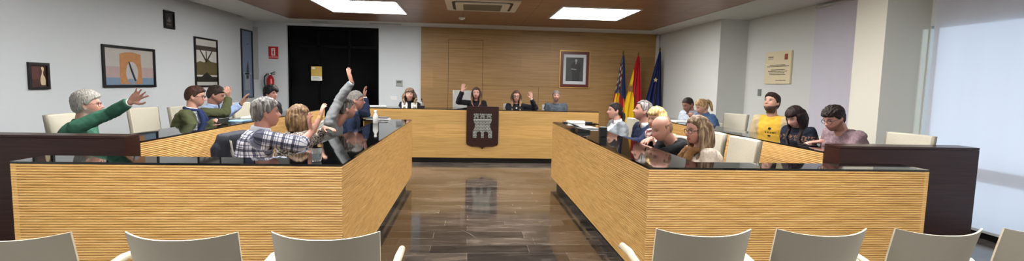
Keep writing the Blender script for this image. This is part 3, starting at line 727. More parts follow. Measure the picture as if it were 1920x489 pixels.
# plaque on the right wall (faces -X; reading left to right goes towards -Y)
t = thing('plaque', 'cream stone plaque with small dark lettering on the right wall', 'plaque', (XR, 7.78, 1.745))
obj('slab', MB().box(-.03, 0, -.34, .34, -.26, .26), mat('cream_stone', srgb(214, 202, 168), .5, var=.04), t, bevel=.003)
m = MB()
for v, a, b in ((.04, -.2, .2), (.02, -.28, .3), (-.035, -.16, .2), (-.06, -.24, .26), (-.085, -.2, .2), (-.11, -.2, .22), (-.205, -.02, .24)):
    u = a
    while u < b:
        l = random.uniform(.012, .05); m.box(-.032, -.03, -min(u+l, b), -u, v-.0055, v+.0055); u += l+.008
obj('inscription', m, mat('dark_inscription', srgb(66, 54, 46), .6), t)
m = MB(); m.box(-.033, -.03, -.26, -.18, .12, .21); obj('crest', m, mat('rust_crest', srgb(134, 62, 34), .5), t)
m = MB(); m.box(-.033, -.03, .12, .26, .14, .15); m.box(-.033, -.03, .12, .26, .16, .185); obj('logo', m, mat('grey_logo', srgb(140, 130, 110), .5), t)
# official portrait
t = thing('portrait', 'framed black and white portrait of a person in a dark suit on the oak wall', 'portrait', (2.437, YB-.031, 1.755))
m = MB(); a, b = .36, .435
def ring(m, x0, z0, x1, z1, y0, y1):
    m.box(-x0, x0, y0, y1, z1, z0); m.box(-x0, x0, y0, y1, -z0, -z1); m.box(-x0, -x1, y0, y1, -z1, z1); m.box(x1, x0, y0, y1, -z1, z1); return m
obj('gilt_edge', ring(MB(), .362, .437, .335, .41, -.03, 0), mat('gilt', srgb(176, 140, 76), .35, metal=.6), t, bevel=.003)
obj('frame', ring(MB(), .335, .41, .27, .345, -.038, 0), mat('red_brown_frame', srgb(88, 30, 24), .3), t, bevel=.003)
obj('mount', MB().box(-.27, .27, -.012, 0, -.345, .345), mat('mount_grey_white', srgb(196, 200, 204), .7), t)
obj('photograph', MB().box(-.205, .205, -.014, -.012, -.275, .275), mat('photo_dark_grey', srgb(52, 54, 56), .4, var=.35, vscale=6), t)
fig = [(-.05, -.27), (-.06, -.1), (-.075, .02), (-.09, .1), (-.05, .15), (-.01, .165), (.0, .18), (.06, .18), (.065, .165), (.12, .15), (.145, .08), (.14, -.02), (.12, -.1), (.12, -.27)]
obj('dark_suit_figure', MB().prism(fig, (0, -.014, 0), (1, 0, 0), (0, 0, 1), .001), mat('photo_near_black', srgb(30, 31, 33), .4), t)
m = MB(); m.prism(rot_pts(.03, .205, .026, .036, 16)[:-1], (0, -.0145, 0), (1, 0, 0), (0, 0, 1), .002)
m.prism([(.012, .165), (.048, .165), (.03, .11)], (0, -.0145, 0), (1, 0, 0), (0, 0, 1), .002); m.prism([(-.08, .02), (.04, .005), (.04, -.01), (-.08, .0)], (0, -.0145, 0), (1, 0, 0), (0, 0, 1), .002)
obj('face_and_shirt', m, mat('photo_pale_grey', srgb(150, 150, 148), .4), t)

# ------------------------------------------------------------------ flags
def flag(label, x, y, top, lean, cloth_w, colorfn, emblem=None, base_z=0.0, bz0=.5):
    t = thing('flag', label, 'flag', (x, y, 0))
    tx = lean
    obj('pole', MB().tube([(0, 0, .05), (tx*.5, 0, top*.5), (tx, 0, top)], .014, 10), mat('flag_pole_wood', srgb(92, 62, 36), .4), t, smooth=True)
    obj('finial', MB().tube([(tx, 0, top), (tx+.003, 0, top+.03), (tx+.005, 0, top+.09)], [.018, .02, .002], 10), mat('gilt_finial', srgb(120, 96, 50), .3, metal=.7), t, smooth=True)
    obj('foot', MB().tube([(0, 0, 0), (0, 0, .03), (0, 0, .08)], [.16, .15, .03], 24), M_wenge, t, smooth='auto')
    # draped cloth hanging from the pole top: pleated fan
    nz, na = 40, 48; v = []; cols = []
    for i in range(nz+1):
        u = i/nz; z = top-.02-(top-bz0)*u; wd = cloth_w*(.06+.94*min(1, (u*1.25))**.8); px = tx*(1-u*(top-bz0)/top)
        for j in range(na+1):
            q = j/na; fold = math.sin(q*math.pi*7+.4*math.sin(u*5))*(.012+.03*min(1, u*2))
            xx = px-wd*.62+wd*q+.02*math.sin(u*6+q*3)*u; v.append((xx, fold-.03, z-.03*abs(q-.4)*u)); cols.append(colorfn(q, u))
    f = [(i*(na+1)+j, i*(na+1)+j+1, (i+1)*(na+1)+j+1, (i+1)*(na+1)+j) for i in range(nz) for j in range(na)]
    o = obj('cloth', MB().add(v, f), M_flag, t, smooth=True)
    at = o.data.color_attributes.new('tint', 'FLOAT_COLOR', 'POINT')
    at.data.foreach_set('color', [c for col in cols for c in col])
    so = o.modifiers.new('thickness', 'SOLIDIFY'); so.thickness = .004
    if emblem: emblem(t)
    return t
M_flag = tint_mat('flag_satin', .6, .15, 120, .3)
RED, YEL, BLU, NAVY = srgb(176, 24, 36), srgb(226, 186, 34), srgb(34, 56, 120), srgb(26, 36, 82)
def val(q, u):
    if q+.55*(1-u) > .93 and u < .62: return srgb(34, 52, 88)
    if u < .55:
        return srgb(34, 48, 80) if math.sin(q*19+u*9) > -.2 else (srgb(190, 190, 170) if math.sin(u*70+q*8) > .2 else srgb(120, 40, 40))
    return YEL if int(q*9) % 2 else RED
flag('striped red and yellow flag with a blue edge, leftmost of the three flags', 3.44, 11.25, 2.12, .03, .34, val, bz0=.5)
def esp(q, u):
    s_ = q+.0*u; k = q*.9-(u-.42)*.95
    return RED if k > .28 or u < .18 or (k < -.62) else YEL
def esp_emb(t):
    m = MB(); m.prism([(-.045, 0), (-.045, .07), (.045, .07), (.045, 0), (.0, -.045)], (-.13, -.083, 1.32), (1, 0, 0), (0, 0, 1), .004); m.prism([(-.03, 0), (-.035, .03), (0, .022), (.035, .03), (.03, 0)], (-.13, -.083, 1.405), (1, 0, 0), (0, 0, 1), .004)
    m.box(-.2, -.185, -.085, -.081, 1.27, 1.4); m.box(-.075, -.06, -.085, -.081, 1.27, 1.4)
    obj('coat_of_arms', m, mat('crest_brown', srgb(128, 84, 40), .6), t)
flag('red and yellow national flag hanging in folds, middle of the three flags', 3.75, 11.22, 2.10, .06, .44, esp, esp_emb, bz0=.5)
def eu_emb(t):
    for dx, dz in ((0, 0),):
        pts = []
        for k in range(10):
            a = math.pi/2+k*math.pi/5; r_ = .06 if k % 2 == 0 else .025; pts.append((r_*math.cos(a), r_*math.sin(a)))
        obj('star', MB().prism(pts, (.02, -.088, 1.55), (1, 0, 0), (0, 0, 1), .003), mat('star_gold', srgb(196, 184, 130), .5), t)
flag('dark blue flag with a gold star, rightmost of the three flags in the corner', 4.2, 11.25, 2.22, .12, .42, lambda q, u: NAVY, eu_emb, bz0=.5)

# ------------------------------------------------------------------ things on the desks
GT = DT+.0125
def papers(label, x, y, z, w_, d_, rz=0, n=5, m_=None, cat='papers'):
    t = thing('paper_stack', label, cat, (x, y, z), rz)
    for k in range(n):
        a = random.uniform(-.06, .06); o = obj('sheet', MB().box(-w_/2, w_/2, -d_/2, d_/2, k*.0022, k*.0022+.0018), m_ or M_paper, t); o.rotation_euler = (0, 0, a); o.location = (random.uniform(-.006, .006), random.uniform(-.006, .006), 0)
    return t
papers('white papers lying on the left end of the presiding desk', -1.60, 8.95, .931, .3, .21, .1, 8)
t = papers('white papers under a black folder on the far end of the left desk', -1.2, 6.79, GT, .3, .2, .05, 8)
t = thing('folder', 'black ring folder lying on papers at the far end of the left desk', 'folder', (-1.24, 6.79, GT+.019))
obj('cover', MB().prism(rrect(.17, .09, .03), (0, 0, 0), (1, 0, 0), (0, 1, 0), .004), M_black, t); obj('cover', MB().prism(rrect(.165, .088, .03), (0, 0, .012), (1, 0, 0), (0, 1, 0), .004), M_black, t)
obj('pages', MB().box(-.15, .15, -.08, .08, .004, .012), M_paper, t)
t = thing('small_bottle', 'small clear bottle with a pale cap beside the far end of the left desk', 'bottle', (-1.12, 6.15, GT))
obj('bottle_body', MB().tube([(0, 0, 0), (0, 0, .005), (0, 0, .09), (0, 0, .12), (0, 0, .14)], [.028, .032, .032, .016, .014], 20), mat('frosted_plastic', srgb(196, 196, 190), .2), t, smooth='auto')
obj('cap', MB().cyl((0, 0, .14), (0, 0, .16), .017), M_paper, t, smooth='auto')
t = thing('tumbler', 'clear glass tumbler on the near ledge of the left desk', 'glass', (-.95, 3.22, GT))
m = MB(); m.tube([(0, 0, 0), (0, 0, .008), (0, 0, .085), (0, 0, .085), (0, 0, .01)], [.026, .029, .033, .030, .026], 24); obj('glass_wall', m, M_glassy, t, smooth='auto')
obj('water', MB().cyl((0, 0, .011), (0, 0, .05), .0255, 24, rb=.028), mat('water', srgb(190, 205, 210), .02), t, smooth='auto')
def mic(label, x, y, z, rz, hgt=.2):
    t = thing('microphone', label, 'microphone', (x, y, z), rz)
    obj('base', MB().prism(rrect(.05, .06, .015), (0, 0, 0), (1, 0, 0), (0, 1, 0), .03), M_black, t, bevel=.003)
    pts = [(0, .03, .03), (0, .035, .08), (0, .02, hgt*.8), (0, -.03, hgt+.0)]
    obj('gooseneck', MB().tube(pts, .0045, 8), M_black, t, smooth=True)
    obj('capsule', MB().capsule((0, -.03, hgt), (0, -.05, hgt+.02), .011, .011), M_black, t, smooth=True)
mic('gooseneck microphone on the presiding desk beside the curly haired woman', -.84, 9.08, .931, 0, .13)
t = thing('binder', 'white document binder with black ends on the far end of the right desk', 'binder', (1.46, 6.77, GT))
obj('spine', MB().box(-.12, .12, -.06, .06, 0, .03), M_paper, t, bevel=.004); obj('end_cap', MB().box(.12, .22, -.06, .06, 0, .02), M_black, t); obj('end_cap', MB().box(-.17, -.12, -.05, .05, 0, .015), M_black, t)
t = thing('loudspeaker', 'small black box standing upright on the right desk by the woman in the grey blazer', 'speaker', (1.36, 4.98, GT))
obj('housing', MB().box(-.035, .035, -.03, .03, 0, .10), M_black, t, bevel=.004); obj('front_grille', MB().box(-.028, .028, -.033, -.03, .01, .09), mat('black_grille', srgb(10, 10, 11), .8), t)
t = thing('laptop', 'thin grey laptop lying in front of the woman in the grey blazer', 'laptop', (1.42, 6.0, GT), math.radians(5))
obj('keyboard_base', MB().box(-.11, .11, -.16, .16, 0, .014), mat('laptop_grey', srgb(150, 152, 156), .3, metal=.5), t, bevel=.003)
obj('screen_lid', MB().obox((-.145, 0, .035), (.045, 0, -.02), (0, .16, 0), (.0015, 0, .003)), MATS['laptop_grey'], t)
t = thing('conference_unit', 'flat black conference unit on the right desk nearest its inner edge', 'conference unit', (1.26, 5.45, GT))
obj('housing', MB().prism([(-.07, 0), (.07, 0), (.07, .03), (-.07, .05)], (0, .07, 0), (1, 0, 0), (0, 0, 1), .14), M_black, t, bevel=.003); obj('button', MB().cyl((0, 0, .038), (0, 0, .048), .012), M_alu, t)
ZO = .8825
papers('white papers in front of the man in the light blue shirt', -2.72, 6.62, ZO, .21, .3, .1, 6)
papers('pale blue papers between the olive cardigan man and the light blue shirt man', -2.66, 6.05, ZO, .18, .25, -.1, 3, M_paper_blue)
t = thing('tablet', 'black tablet standing low in front of the man in the olive cardigan', 'tablet', (-2.62, 5.6, ZO))
obj('screen', MB().obox((0, 0, .035), (.012, 0, .03), (0, .12, 0), (-.003, 0, .002)), M_black, t, bevel=.002); obj('stand', MB().obox((-.02, 0, .012), (.03, 0, 0), (0, .1, 0), (0, 0, .003)), M_black, t)
papers('white papers in front of the blonde ponytail woman on the right side desk', 3.15, 7.3, ZO, .21, .3, 0, 4)
t = thing('phone', 'black phone lying in front of the man in the mauve sweater', 'phone', (3.12, 4.35, ZO), .1)
obj('case', MB().box(-.04, .04, -.075, .075, 0, .009), M_black, t, bevel=.003); obj('screen', MB().box(-.036, .036, -.07, .07, .009, .0095), M_black_glass, t)
POSES = {
    'green': dict(head=(-3.3, 4.647, 1.113), ha=25, hp=2, hr=0, fa=20, neck=(-3.337, 4.632, 0.963), pelvis=(-3.413, 4.606, 0.55), s=1.0,
        R=((-3.277, 4.467, 0.933), (-3.054, 4.57, 1.056), (-2.841, 4.481, 1.152), (-2.715, 4.484, 1.266)),
        L=((-3.397, 4.796, 0.933), (-3.414, 4.867, 0.668), (-3.17, 4.815, 0.68), (-3.022, 4.784, 0.66))),
    'olive': dict(head=(-3.12, 6.032, 1.154), ha=12, hp=-8, hr=0, fa=5, neck=(-3.159, 6.026, 0.994), pelvis=(-3.299, 6.016, 0.55), s=1.0,
        R=((-3.144, 5.852, 0.964), (-2.984, 5.793, 0.748), (-2.787, 5.794, 0.902), (-2.642, 5.721, 0.851)),
        L=((-3.175, 6.2, 0.964), (-2.93, 6.325, 0.949), (-2.965, 6.484, 1.138), (-2.925, 6.378, 1.265))),
    'lightblue': dict(head=(-3.2, 6.674, 1.155), ha=10, hp=-20, hr=0, fa=0, neck=(-3.24, 6.671, 1.005), pelvis=(-3.4, 6.674, 0.55), s=1.0,
        R=((-3.24, 6.496, 0.975), (-2.989, 6.404, 0.908), (-2.791, 6.427, 1.059), (-2.714, 6.434, 1.211)),
        L=((-3.24, 6.846, 0.975), (-3.232, 6.914, 0.709), (-3.02, 6.786, 0.68), (-2.892, 6.706, 0.66))),
    'curly': dict(head=(-2.95, 7.789, 1.151), ha=-25, hp=0, hr=0, fa=-20, neck=(-2.986, 7.804, 1.006), pelvis=(-3.063, 7.83, 0.55), s=0.97,
        R=((-3.044, 7.644, 0.976), (-3.058, 7.581, 0.717), (-2.823, 7.628, 0.68), (-2.68, 7.658, 0.66)),
        L=((-2.928, 7.963, 0.976), (-2.898, 8.021, 0.717), (-2.748, 7.834, 0.68), (-2.658, 7.719, 0.66))),
    'plaid': dict(head=(-1.62, 4.161, 1.103), ha=28, hp=0, hr=0, fa=25, neck=(-1.656, 4.143, 0.958), pelvis=(-1.729, 4.11, 0.55), s=1.0,
        R=((-1.582, 3.985, 0.928), (-1.321, 4.047, 0.869), (-1.304, 4.285, 0.946), (-1.336, 4.284, 1.113)),
        L=((-1.73, 4.302, 0.928), (-1.752, 4.372, 0.663), (-1.505, 4.34, 0.68), (-1.355, 4.322, 0.66))),
    'brownhair': dict(head=(-1.62, 4.955, 1.005), ha=50, hp=5, hr=0, fa=25, neck=(-1.649, 4.932, 0.862), pelvis=(-1.729, 4.904, 0.55), s=0.95,
        R=((-1.585, 4.795, 0.832), (-1.569, 5.054, 0.806), (-1.462, 5.098, 1.014), (-1.429, 5.112, 1.171)),
        L=((-1.714, 5.07, 0.832), (-1.566, 5.246, 0.708), (-1.447, 5.172, 0.9), (-1.307, 5.112, 0.89))),
    'greysweater': dict(head=(-1.4, 5.902, 1.053), ha=25, hp=0, hr=0, fa=0, neck=(-1.548, 5.894, 0.893), pelvis=(-1.62, 5.902, 0.55), s=1.0,
        R=((-1.548, 5.719, 0.913), (-1.456, 5.801, 1.159), (-1.312, 5.773, 1.361), (-1.357, 5.758, 1.524)),
        L=((-1.548, 6.069, 0.863), (-1.57, 6.223, 0.636), (-1.501, 6.452, 0.564), (-1.368, 6.359, 0.618))),
    'navyglasses': dict(head=(-1.42, 6.458, 1.132), ha=10, hp=-5, hr=0, fa=5, neck=(-1.46, 6.453, 0.972), pelvis=(-1.54, 6.448, 0.55), s=1.0,
        R=((-1.444, 6.278, 0.942), (-1.43, 6.207, 0.677), (-1.23, 6.357, 0.68), (-1.11, 6.448, 0.66)),
        L=((-1.475, 6.627, 0.972), (-1.37, 6.877, 0.924), (-1.412, 6.972, 1.151), (-1.428, 6.97, 1.32))),
    'curlyblonde': dict(head=(-1.136, 9.75, 1.128), ha=275, hp=3, hr=0, fa=272, neck=(-1.138, 9.788, 0.971), pelvis=(-1.139, 9.83, 0.55), s=0.95,
        R=((-1.285, 9.783, 0.941), (-1.351, 9.773, 0.689), (-1.218, 9.576, 0.68), (-1.138, 9.457, 0.66)),
        L=((-0.991, 9.793, 0.941), (-0.925, 9.788, 0.689), (-1.044, 9.582, 0.68), (-1.116, 9.458, 0.66))),
    'mayor': dict(head=(0.135, 9.75, 1.186), ha=268, hp=0, hr=0, fa=268, neck=(0.136, 9.788, 1.029), pelvis=(0.138, 9.83, 0.55), s=0.95,
        R=((-0.011, 9.793, 0.999), (-0.205, 9.62, 1.021), (-0.13, 9.549, 1.234), (-0.106, 9.549, 1.394)),
        L=((0.283, 9.783, 0.999), (0.34, 9.768, 0.745), (0.216, 9.576, 0.68), (0.136, 9.457, 0.66))),
    'glasseswoman': dict(head=(0.913, 9.75, 1.141), ha=268, hp=-3, hr=0, fa=270, neck=(0.914, 9.788, 0.984), pelvis=(0.913, 9.83, 0.55), s=0.95,
        R=((0.766, 9.788, 0.954), (0.702, 9.78, 0.701), (0.826, 9.579, 0.68), (0.902, 9.457, 0.66)),
        L=((1.061, 9.788, 0.954), (1.289, 9.665, 0.923), (1.184, 9.564, 1.11), (1.164, 9.568, 1.271))),
    'darkgreyman': dict(head=(1.7, 9.75, 1.168), ha=262, hp=0, hr=0, fa=265, neck=(1.704, 9.788, 1.011), pelvis=(1.704, 9.8, 0.55), s=0.95,
        R=((1.539, 9.802, 0.981), (1.477, 9.798, 0.727), (1.58, 9.589, 0.68), (1.645, 9.461, 0.66)),
        L=((1.87, 9.773, 0.981), (1.929, 9.758, 0.727), (1.792, 9.57, 0.68), (1.706, 9.456, 0.66))),
    'greyblazer': dict(head=(1.95, 6.586, 1.054), ha=180, hp=0, hr=0, fa=190, neck=(1.988, 6.589, 0.902), pelvis=(1.999, 6.595, 0.55), s=0.95,
        R=((1.962, 6.734, 0.872), (1.932, 6.798, 0.62), (1.767, 6.639, 0.68), (1.66, 6.543, 0.66)),
        L=((2.013, 6.444, 0.872), (2.007, 6.374, 0.62), (1.797, 6.467, 0.68), (1.664, 6.521, 0.66))),
    'navysuit': dict(head=(2.0, 5.632, 1.107), ha=172, hp=8, hr=0, fa=190, neck=(2.04, 5.633, 0.942), pelvis=(2.079, 5.646, 0.55), s=1.0,
        R=((2.009, 5.805, 0.912), (1.985, 5.876, 0.647), (1.803, 5.708, 0.68), (1.691, 5.607, 0.66)),
        L=((2.07, 5.46, 0.912), (1.879, 5.324, 0.769), (1.631, 5.323, 0.803), (1.489, 5.234, 0.776))),
    'blonde': dict(head=(1.98, 5.157, 1.054), ha=200, hp=-10, hr=0, fa=195, neck=(2.015, 5.168, 0.915), pelvis=(2.077, 5.183, 0.55), s=0.93,
        R=((1.978, 5.307, 0.885), (1.948, 5.368, 0.638), (1.796, 5.197, 0.68), (1.7, 5.094, 0.66)),
        L=((2.053, 5.029, 0.885), (1.872, 4.962, 0.717), (1.685, 4.828, 0.753), (1.564, 4.735, 0.711))),
    'bald': dict(head=(1.78, 4.491, 1.003), ha=195, hp=-22, hr=0, fa=190, neck=(1.917, 4.519, 0.883), pelvis=(2.095, 4.547, 0.55), s=1.0,
        R=((1.887, 4.691, 0.853), (1.689, 4.647, 0.667), (1.707, 4.558, 0.9), (1.595, 4.457, 0.88)),
        L=((1.948, 4.346, 0.853), (1.716, 4.45, 0.746), (1.535, 4.286, 0.8), (1.414, 4.167, 0.801))),
    'longhair': dict(head=(1.85, 3.913, 1.043), ha=188, hp=-8, hr=0, fa=180, neck=(1.889, 3.916, 0.893), pelvis=(1.97, 3.913, 0.55), s=0.97,
        R=((1.889, 4.071, 0.863), (1.866, 4.141, 0.606), (1.675, 4.011, 0.68), (1.551, 3.933, 0.66)),
        L=((1.889, 3.76, 0.863), (1.866, 3.69, 0.606), (1.675, 3.82, 0.68), (1.551, 3.898, 0.66))),
    'buzz': dict(head=(3.55, 7.903, 1.116), ha=200, hp=-25, hr=0, fa=200, neck=(3.625, 7.93, 0.986), pelvis=(3.757, 7.978, 0.55), s=1.0,
        R=((3.565, 8.095, 0.956), (3.534, 8.159, 0.69), (3.379, 7.963, 0.68), (3.286, 7.844, 0.66)),
        L=((3.685, 7.766, 0.956), (3.698, 7.551, 0.785), (3.487, 7.6, 0.909), (3.384, 7.498, 0.997))),
    'ponytail': dict(head=(3.55, 7.411, 1.104), ha=185, hp=-25, hr=0, fa=195, neck=(3.616, 7.425, 0.978), pelvis=(3.791, 7.476, 0.55), s=0.97,
        R=((3.577, 7.57, 0.948), (3.552, 7.634, 0.69), (3.387, 7.457, 0.68), (3.287, 7.35, 0.66)),
        L=((3.655, 7.28, 0.948), (3.665, 7.212, 0.69), (3.433, 7.283, 0.68), (3.293, 7.326, 0.66))),
    'yellow': dict(head=(3.62, 5.747, 1.228), ha=205, hp=14, hr=0, fa=215, neck=(3.655, 5.767, 1.058), pelvis=(3.661, 5.776, 0.55), s=1.0,
        R=((3.554, 5.91, 1.028), (3.508, 5.95, 0.76), (3.408, 5.735, 0.68), (3.349, 5.596, 0.66)),
        L=((3.755, 5.624, 1.028), (3.776, 5.566, 0.76), (3.54, 5.547, 0.68), (3.39, 5.539, 0.66))),
    'darkhair': dict(head=(3.45, 5.045, 1.105), ha=195, hp=-32, hr=0, fa=195, neck=(3.514, 5.062, 0.982), pelvis=(3.643, 5.097, 0.55), s=0.95,
        R=((3.476, 5.204, 0.952), (3.452, 5.265, 0.699), (3.29, 5.092, 0.68), (3.192, 4.988, 0.66)),
        L=((3.552, 4.92, 0.952), (3.562, 4.855, 0.699), (3.335, 4.924, 0.68), (3.198, 4.966, 0.66))),
    'mauve': dict(head=(3.45, 4.474, 1.127), ha=188, hp=-25, hr=0, fa=185, neck=(3.569, 4.485, 1.007), pelvis=(3.749, 4.5, 0.55), s=1.0,
        R=((3.554, 4.66, 0.977), (3.54, 4.727, 0.711), (3.34, 4.581, 0.68), (3.22, 4.49, 0.66)),
        L=((3.585, 4.311, 0.977), (3.431, 4.274, 0.752), (3.277, 4.385, 0.915), (3.143, 4.453, 0.895))),
}
# ------------------------------------------------------------------ people
def sstep(x, a, b):
    t = np.clip((x-a)/(b-a), 0, 1); return t*t*(3-2*t)
def gs(x, s): return np.exp(-(x/s)**2)
def sphere_dirs(nu, nv):
    V = []
    for i in range(nv):
        t = -math.pi/2+(i+.5)*math.pi/nv
        for j in range(nu):
            a = j*2*math.pi/nu; V.append((math.cos(t)*math.cos(a), math.cos(t)*math.sin(a), math.sin(t)))
    F = [(i*nu+j, i*nu+(j+1) % nu, (i+1)*nu+(j+1) % nu, (i+1)*nu+j) for i in range(nv-1) for j in range(nu)]
    F += [tuple(range(nu))[::-1], tuple(range((nv-1)*nu, nv*nu))]
    return np.array(V), F
DIRS, DF = sphere_dirs(80, 60)
HD, HF = sphere_dirs(150, 104)
def head_pts(D, fem=0.0, off=0.0):
    """head-local: x right, y face, z up; origin mid-head; metres"""
    x, y, z = D[:, 0], D[:, 1], D[:, 2]
    P = np.stack([x*(.076+off), y*np.where(y > 0, .092+off, .102+off), z*(.116+off)], 1)
    X, Y, Z = P[:, 0].copy(), P[:, 1].copy(), P[:, 2].copy()
    X *= 1+.10*gs(z-.66, .3); Y *= 1+.07*gs(z-.66, .3)
    low = sstep(-Z, .0, .11)
    X *= 1-(.26+.07*fem)*low
    back = np.where(y < 0, 1.0, 0.0); Y *= 1-back*.42*sstep(-Z, .03, .11)
    front = sstep(y, .05, .6)
    Y += front*.020*sstep(-Z, .0, .1)
    Y -= front*.006*sstep(Z, .03, .1)*0
    ax = np.abs(X)
    f = front
    Y += f*(-.010*gs(ax-.031, .014)*gs(Z-.008, .013) + .0045*gs(ax-.028, .02)*gs(Z-.027, .009)*(1-.6*fem))
    nz = np.where(Z > -.024, sstep(-Z, -.024, .022), sstep(Z, -.040, -.024))
    wd = .0085+.006*sstep(-Z, .0, .025)
    Y += f*.029*nz*gs(X, wd)
    Y += f*(0.0035*gs(X, .021)*(gs(Z+.052, .006)+gs(Z+.066, .007))-.002*gs(X, .024)*gs(Z+.0595, .0032)-.004*gs(X, .02)*gs(Z+.08, .008)+.007*gs(X, .02)*gs(Z+.1, .014))
    Y += f*.004*gs(ax-.04, .018)*gs(Z+.025, .02)
    return np.stack([X, Y, Z], 1)
def head_matrix(h):
    a = math.radians(h['ha']); p = math.radians(h['hp']); r = math.radians(h.get('hr', 0))
    fwd = Vector((math.cos(a)*math.cos(p), math.sin(a)*math.cos(p), math.sin(p)))
    right = Vector((math.sin(a), -math.cos(a), 0)); up = right.cross(fwd)
    right, up = right*math.cos(r)+up*math.sin(r), up*math.cos(r)-right*math.sin(r)
    return Matrix((right, fwd, up)).transposed()
def freeze(name, mb, voxel, smooth=2, extra=None):
    me = bpy.data.meshes.new(name); me.from_pydata(mb.v, [], mb.f)
    bm = bmesh.new(); bm.from_mesh(me); bmesh.ops.recalc_face_normals(bm, faces=bm.faces); bm.to_mesh(me); bm.free()
    o = bpy.data.objects.new('tmp_body', me); COL.objects.link(o)
    r = o.modifiers.new('r', 'REMESH'); r.mode = 'VOXEL'; r.voxel_size = voxel; r.use_smooth_shade = True
    s = o.modifiers.new('s', 'SMOOTH'); s.factor = .5; s.iterations = smooth
    d = bpy.context.evaluated_depsgraph_get()
    nm = bpy.data.meshes.new_from_object(o.evaluated_get(d)); nm.name = name
    bpy.data.objects.remove(o); bpy.data.meshes.remove(me)
    nm.polygons.foreach_set('use_smooth', [True]*len(nm.polygons)); nm.materials.clear()
    return nm
def co(me):
    a = np.empty(len(me.vertices)*3); me.vertices.foreach_get('co', a); return a.reshape(-1, 3)
def setco(me, a): me.vertices.foreach_set('co', a.ravel()); me.update()
def settint(me, C):
    at = me.color_attributes.new('tint', 'FLOAT_COLOR', 'POINT')
    at.data.foreach_set('color', np.concatenate([C, np.ones((len(C), 1))], 1).ravel())
def place(name, me, m, parent):
    me.materials.append(m); o = bpy.data.objects.new(name, me); return link(o, parent)
def segdist(P, a, b):
    a, b = np.array(a), np.array(b); d = b-a; t = np.clip(((P-a)@d)/(d@d+1e-9), 0, 1); return np.linalg.norm(P-(a+t[:, None]*d), axis=1), t
def wrinkle(me, amp, sc):
    P = co(me); n = np.array([noise.noise(Vector(p)*sc) + .5*noise.noise(Vector(p)*sc*2.3) for p in P])
    nor = np.empty(len(P)*3); me.vertices.foreach_get('normal', nor); nor = nor.reshape(-1, 3)
    setco(me, P+nor*(n*amp)[:, None])
def c3(r, g, b): return np.array(srgb(r, g, b)[:3])

def hand(mb, W, T, npalm, side, s=1.0, curl=.25, spread=.12, thumb=.8):
    """side +1 right hand, -1 left hand"""
    W, T = Vector(W), Vector(T); d = (T-W).normalized(); n = Vector(npalm); n = (n-d*n.dot(d)).normalized()
    l = d.cross(n)*side                     # towards the thumb
    q = 12
    def rg(t, a, b): return [W+d*t*s+l*(a*s*math.cos(k*2*math.pi/q))+n*(b*s*math.sin(k*2*math.pi/q)) for k in range(q)]
    mb.rings([rg(-.02, .024, .018), rg(.0, .026, .018), rg(.03, .034, .016), (rg(.06, .040, .015)), rg(.085, .040, .013), rg(.096, .034, .009)])
    offs = [(.030, .068, 1.0), (.010, .076, 1.0), (-.010, .071, .97), (-.029, .056, .9)]
    for i, (lo, L, rs) in enumerate(offs):
        base = W+d*.084*s+l*lo*s; ang = spread*(1.5-i); dd = (d*math.cos(ang)+l*math.sin(ang)).normalized()
        c_ = curl*(1+.25*i); p = base; a = c_*.6; r = .0092*s*rs
        mb.capsule(base-d*.02*s, base, r, r, 10, 3)
        for k, fr in enumerate((.46, .31, .23)):
            v = dd*math.cos(a)+n*math.sin(a); e = p+v*L*fr*s; mb.capsule(p, e, r*(1-.07*k), r*(1-.07*(k+1)), 10, 3); p = e; a += c_
    p0 = W+d*.022*s+l*.022*s+n*.004*s; v = (d*.62+l*thumb+n*.25).normalized(); p1 = p0+v*.042*s; v2 = (d*.8+l*(thumb*.6)+n*.3).normalized(); p2 = p1+v2*.03*s; p3 = p2+(d*.9+l*.3*thumb+n*.3).normalized()*.026*s
    mb.capsule(p0, p1, .0145*s, .0115*s, 10, 3); mb.capsule(p1, p2, .0115*s, .0098*s, 10, 3); mb.capsule(p2, p3, .0098*s, .0085*s, 10, 3)

def torso_rings(pelvis, neck, right, s, infl=0.0, fem=0, u0=0.0, belly=0.0, top=1.0, shw=1.0):
    pel, nk = Vector(pelvis), Vector(neck); right = Vector(right)
    fwd0 = Vector((0, 0, 1)).cross(right)          # forward in plan
    mid = (pel+nk)/2-fwd0*.035*s
    st = [(-.12, .150, .10), (0, .172, .122), (.12, .172, .122+belly*.6), (.28, .152-.012*fem, .112+belly), (.45, .150-.008*fem, .112+belly*.7), (.62, .160, .118), (.76, .172*shw, .116), (.86, .172*shw, .100), (.93, .130*shw, .080), (.985, .074, .064), (1.05, .060, .060)]
    R = []; n = 26
    for u, a, b in st:
        if u < u0 or u > top: continue
        p = pel*(1-u)**2+mid*2*u*(1-u)+nk*u*u if 0 <= u <= 1 else (pel+Vector((0, 0, u*.5)) if u < 0 else nk+(nk-mid)*(u-1)*2)
        tang = ((mid-pel)*(1-u)+(nk-mid)*u).normalized() if 0 <= u <= 1 else (nk-mid).normalized()
        if u < 0: tang = Vector((0, 0, 1))
        fw_ = tang.cross(right)*-1
        fw_ = (fwd0-tang*fwd0.dot(tang)).normalized()
        A, B = (a*s+infl), (b*s+infl)
        R.append([p+right*A*math.copysign(abs(math.cos(q*2*math.pi/n))**.85, math.cos(q*2*math.pi/n))+fw_*B*math.copysign(abs(math.sin(q*2*math.pi/n))**.9, math.sin(q*2*math.pi/n)) for q in range(n)])
    return R

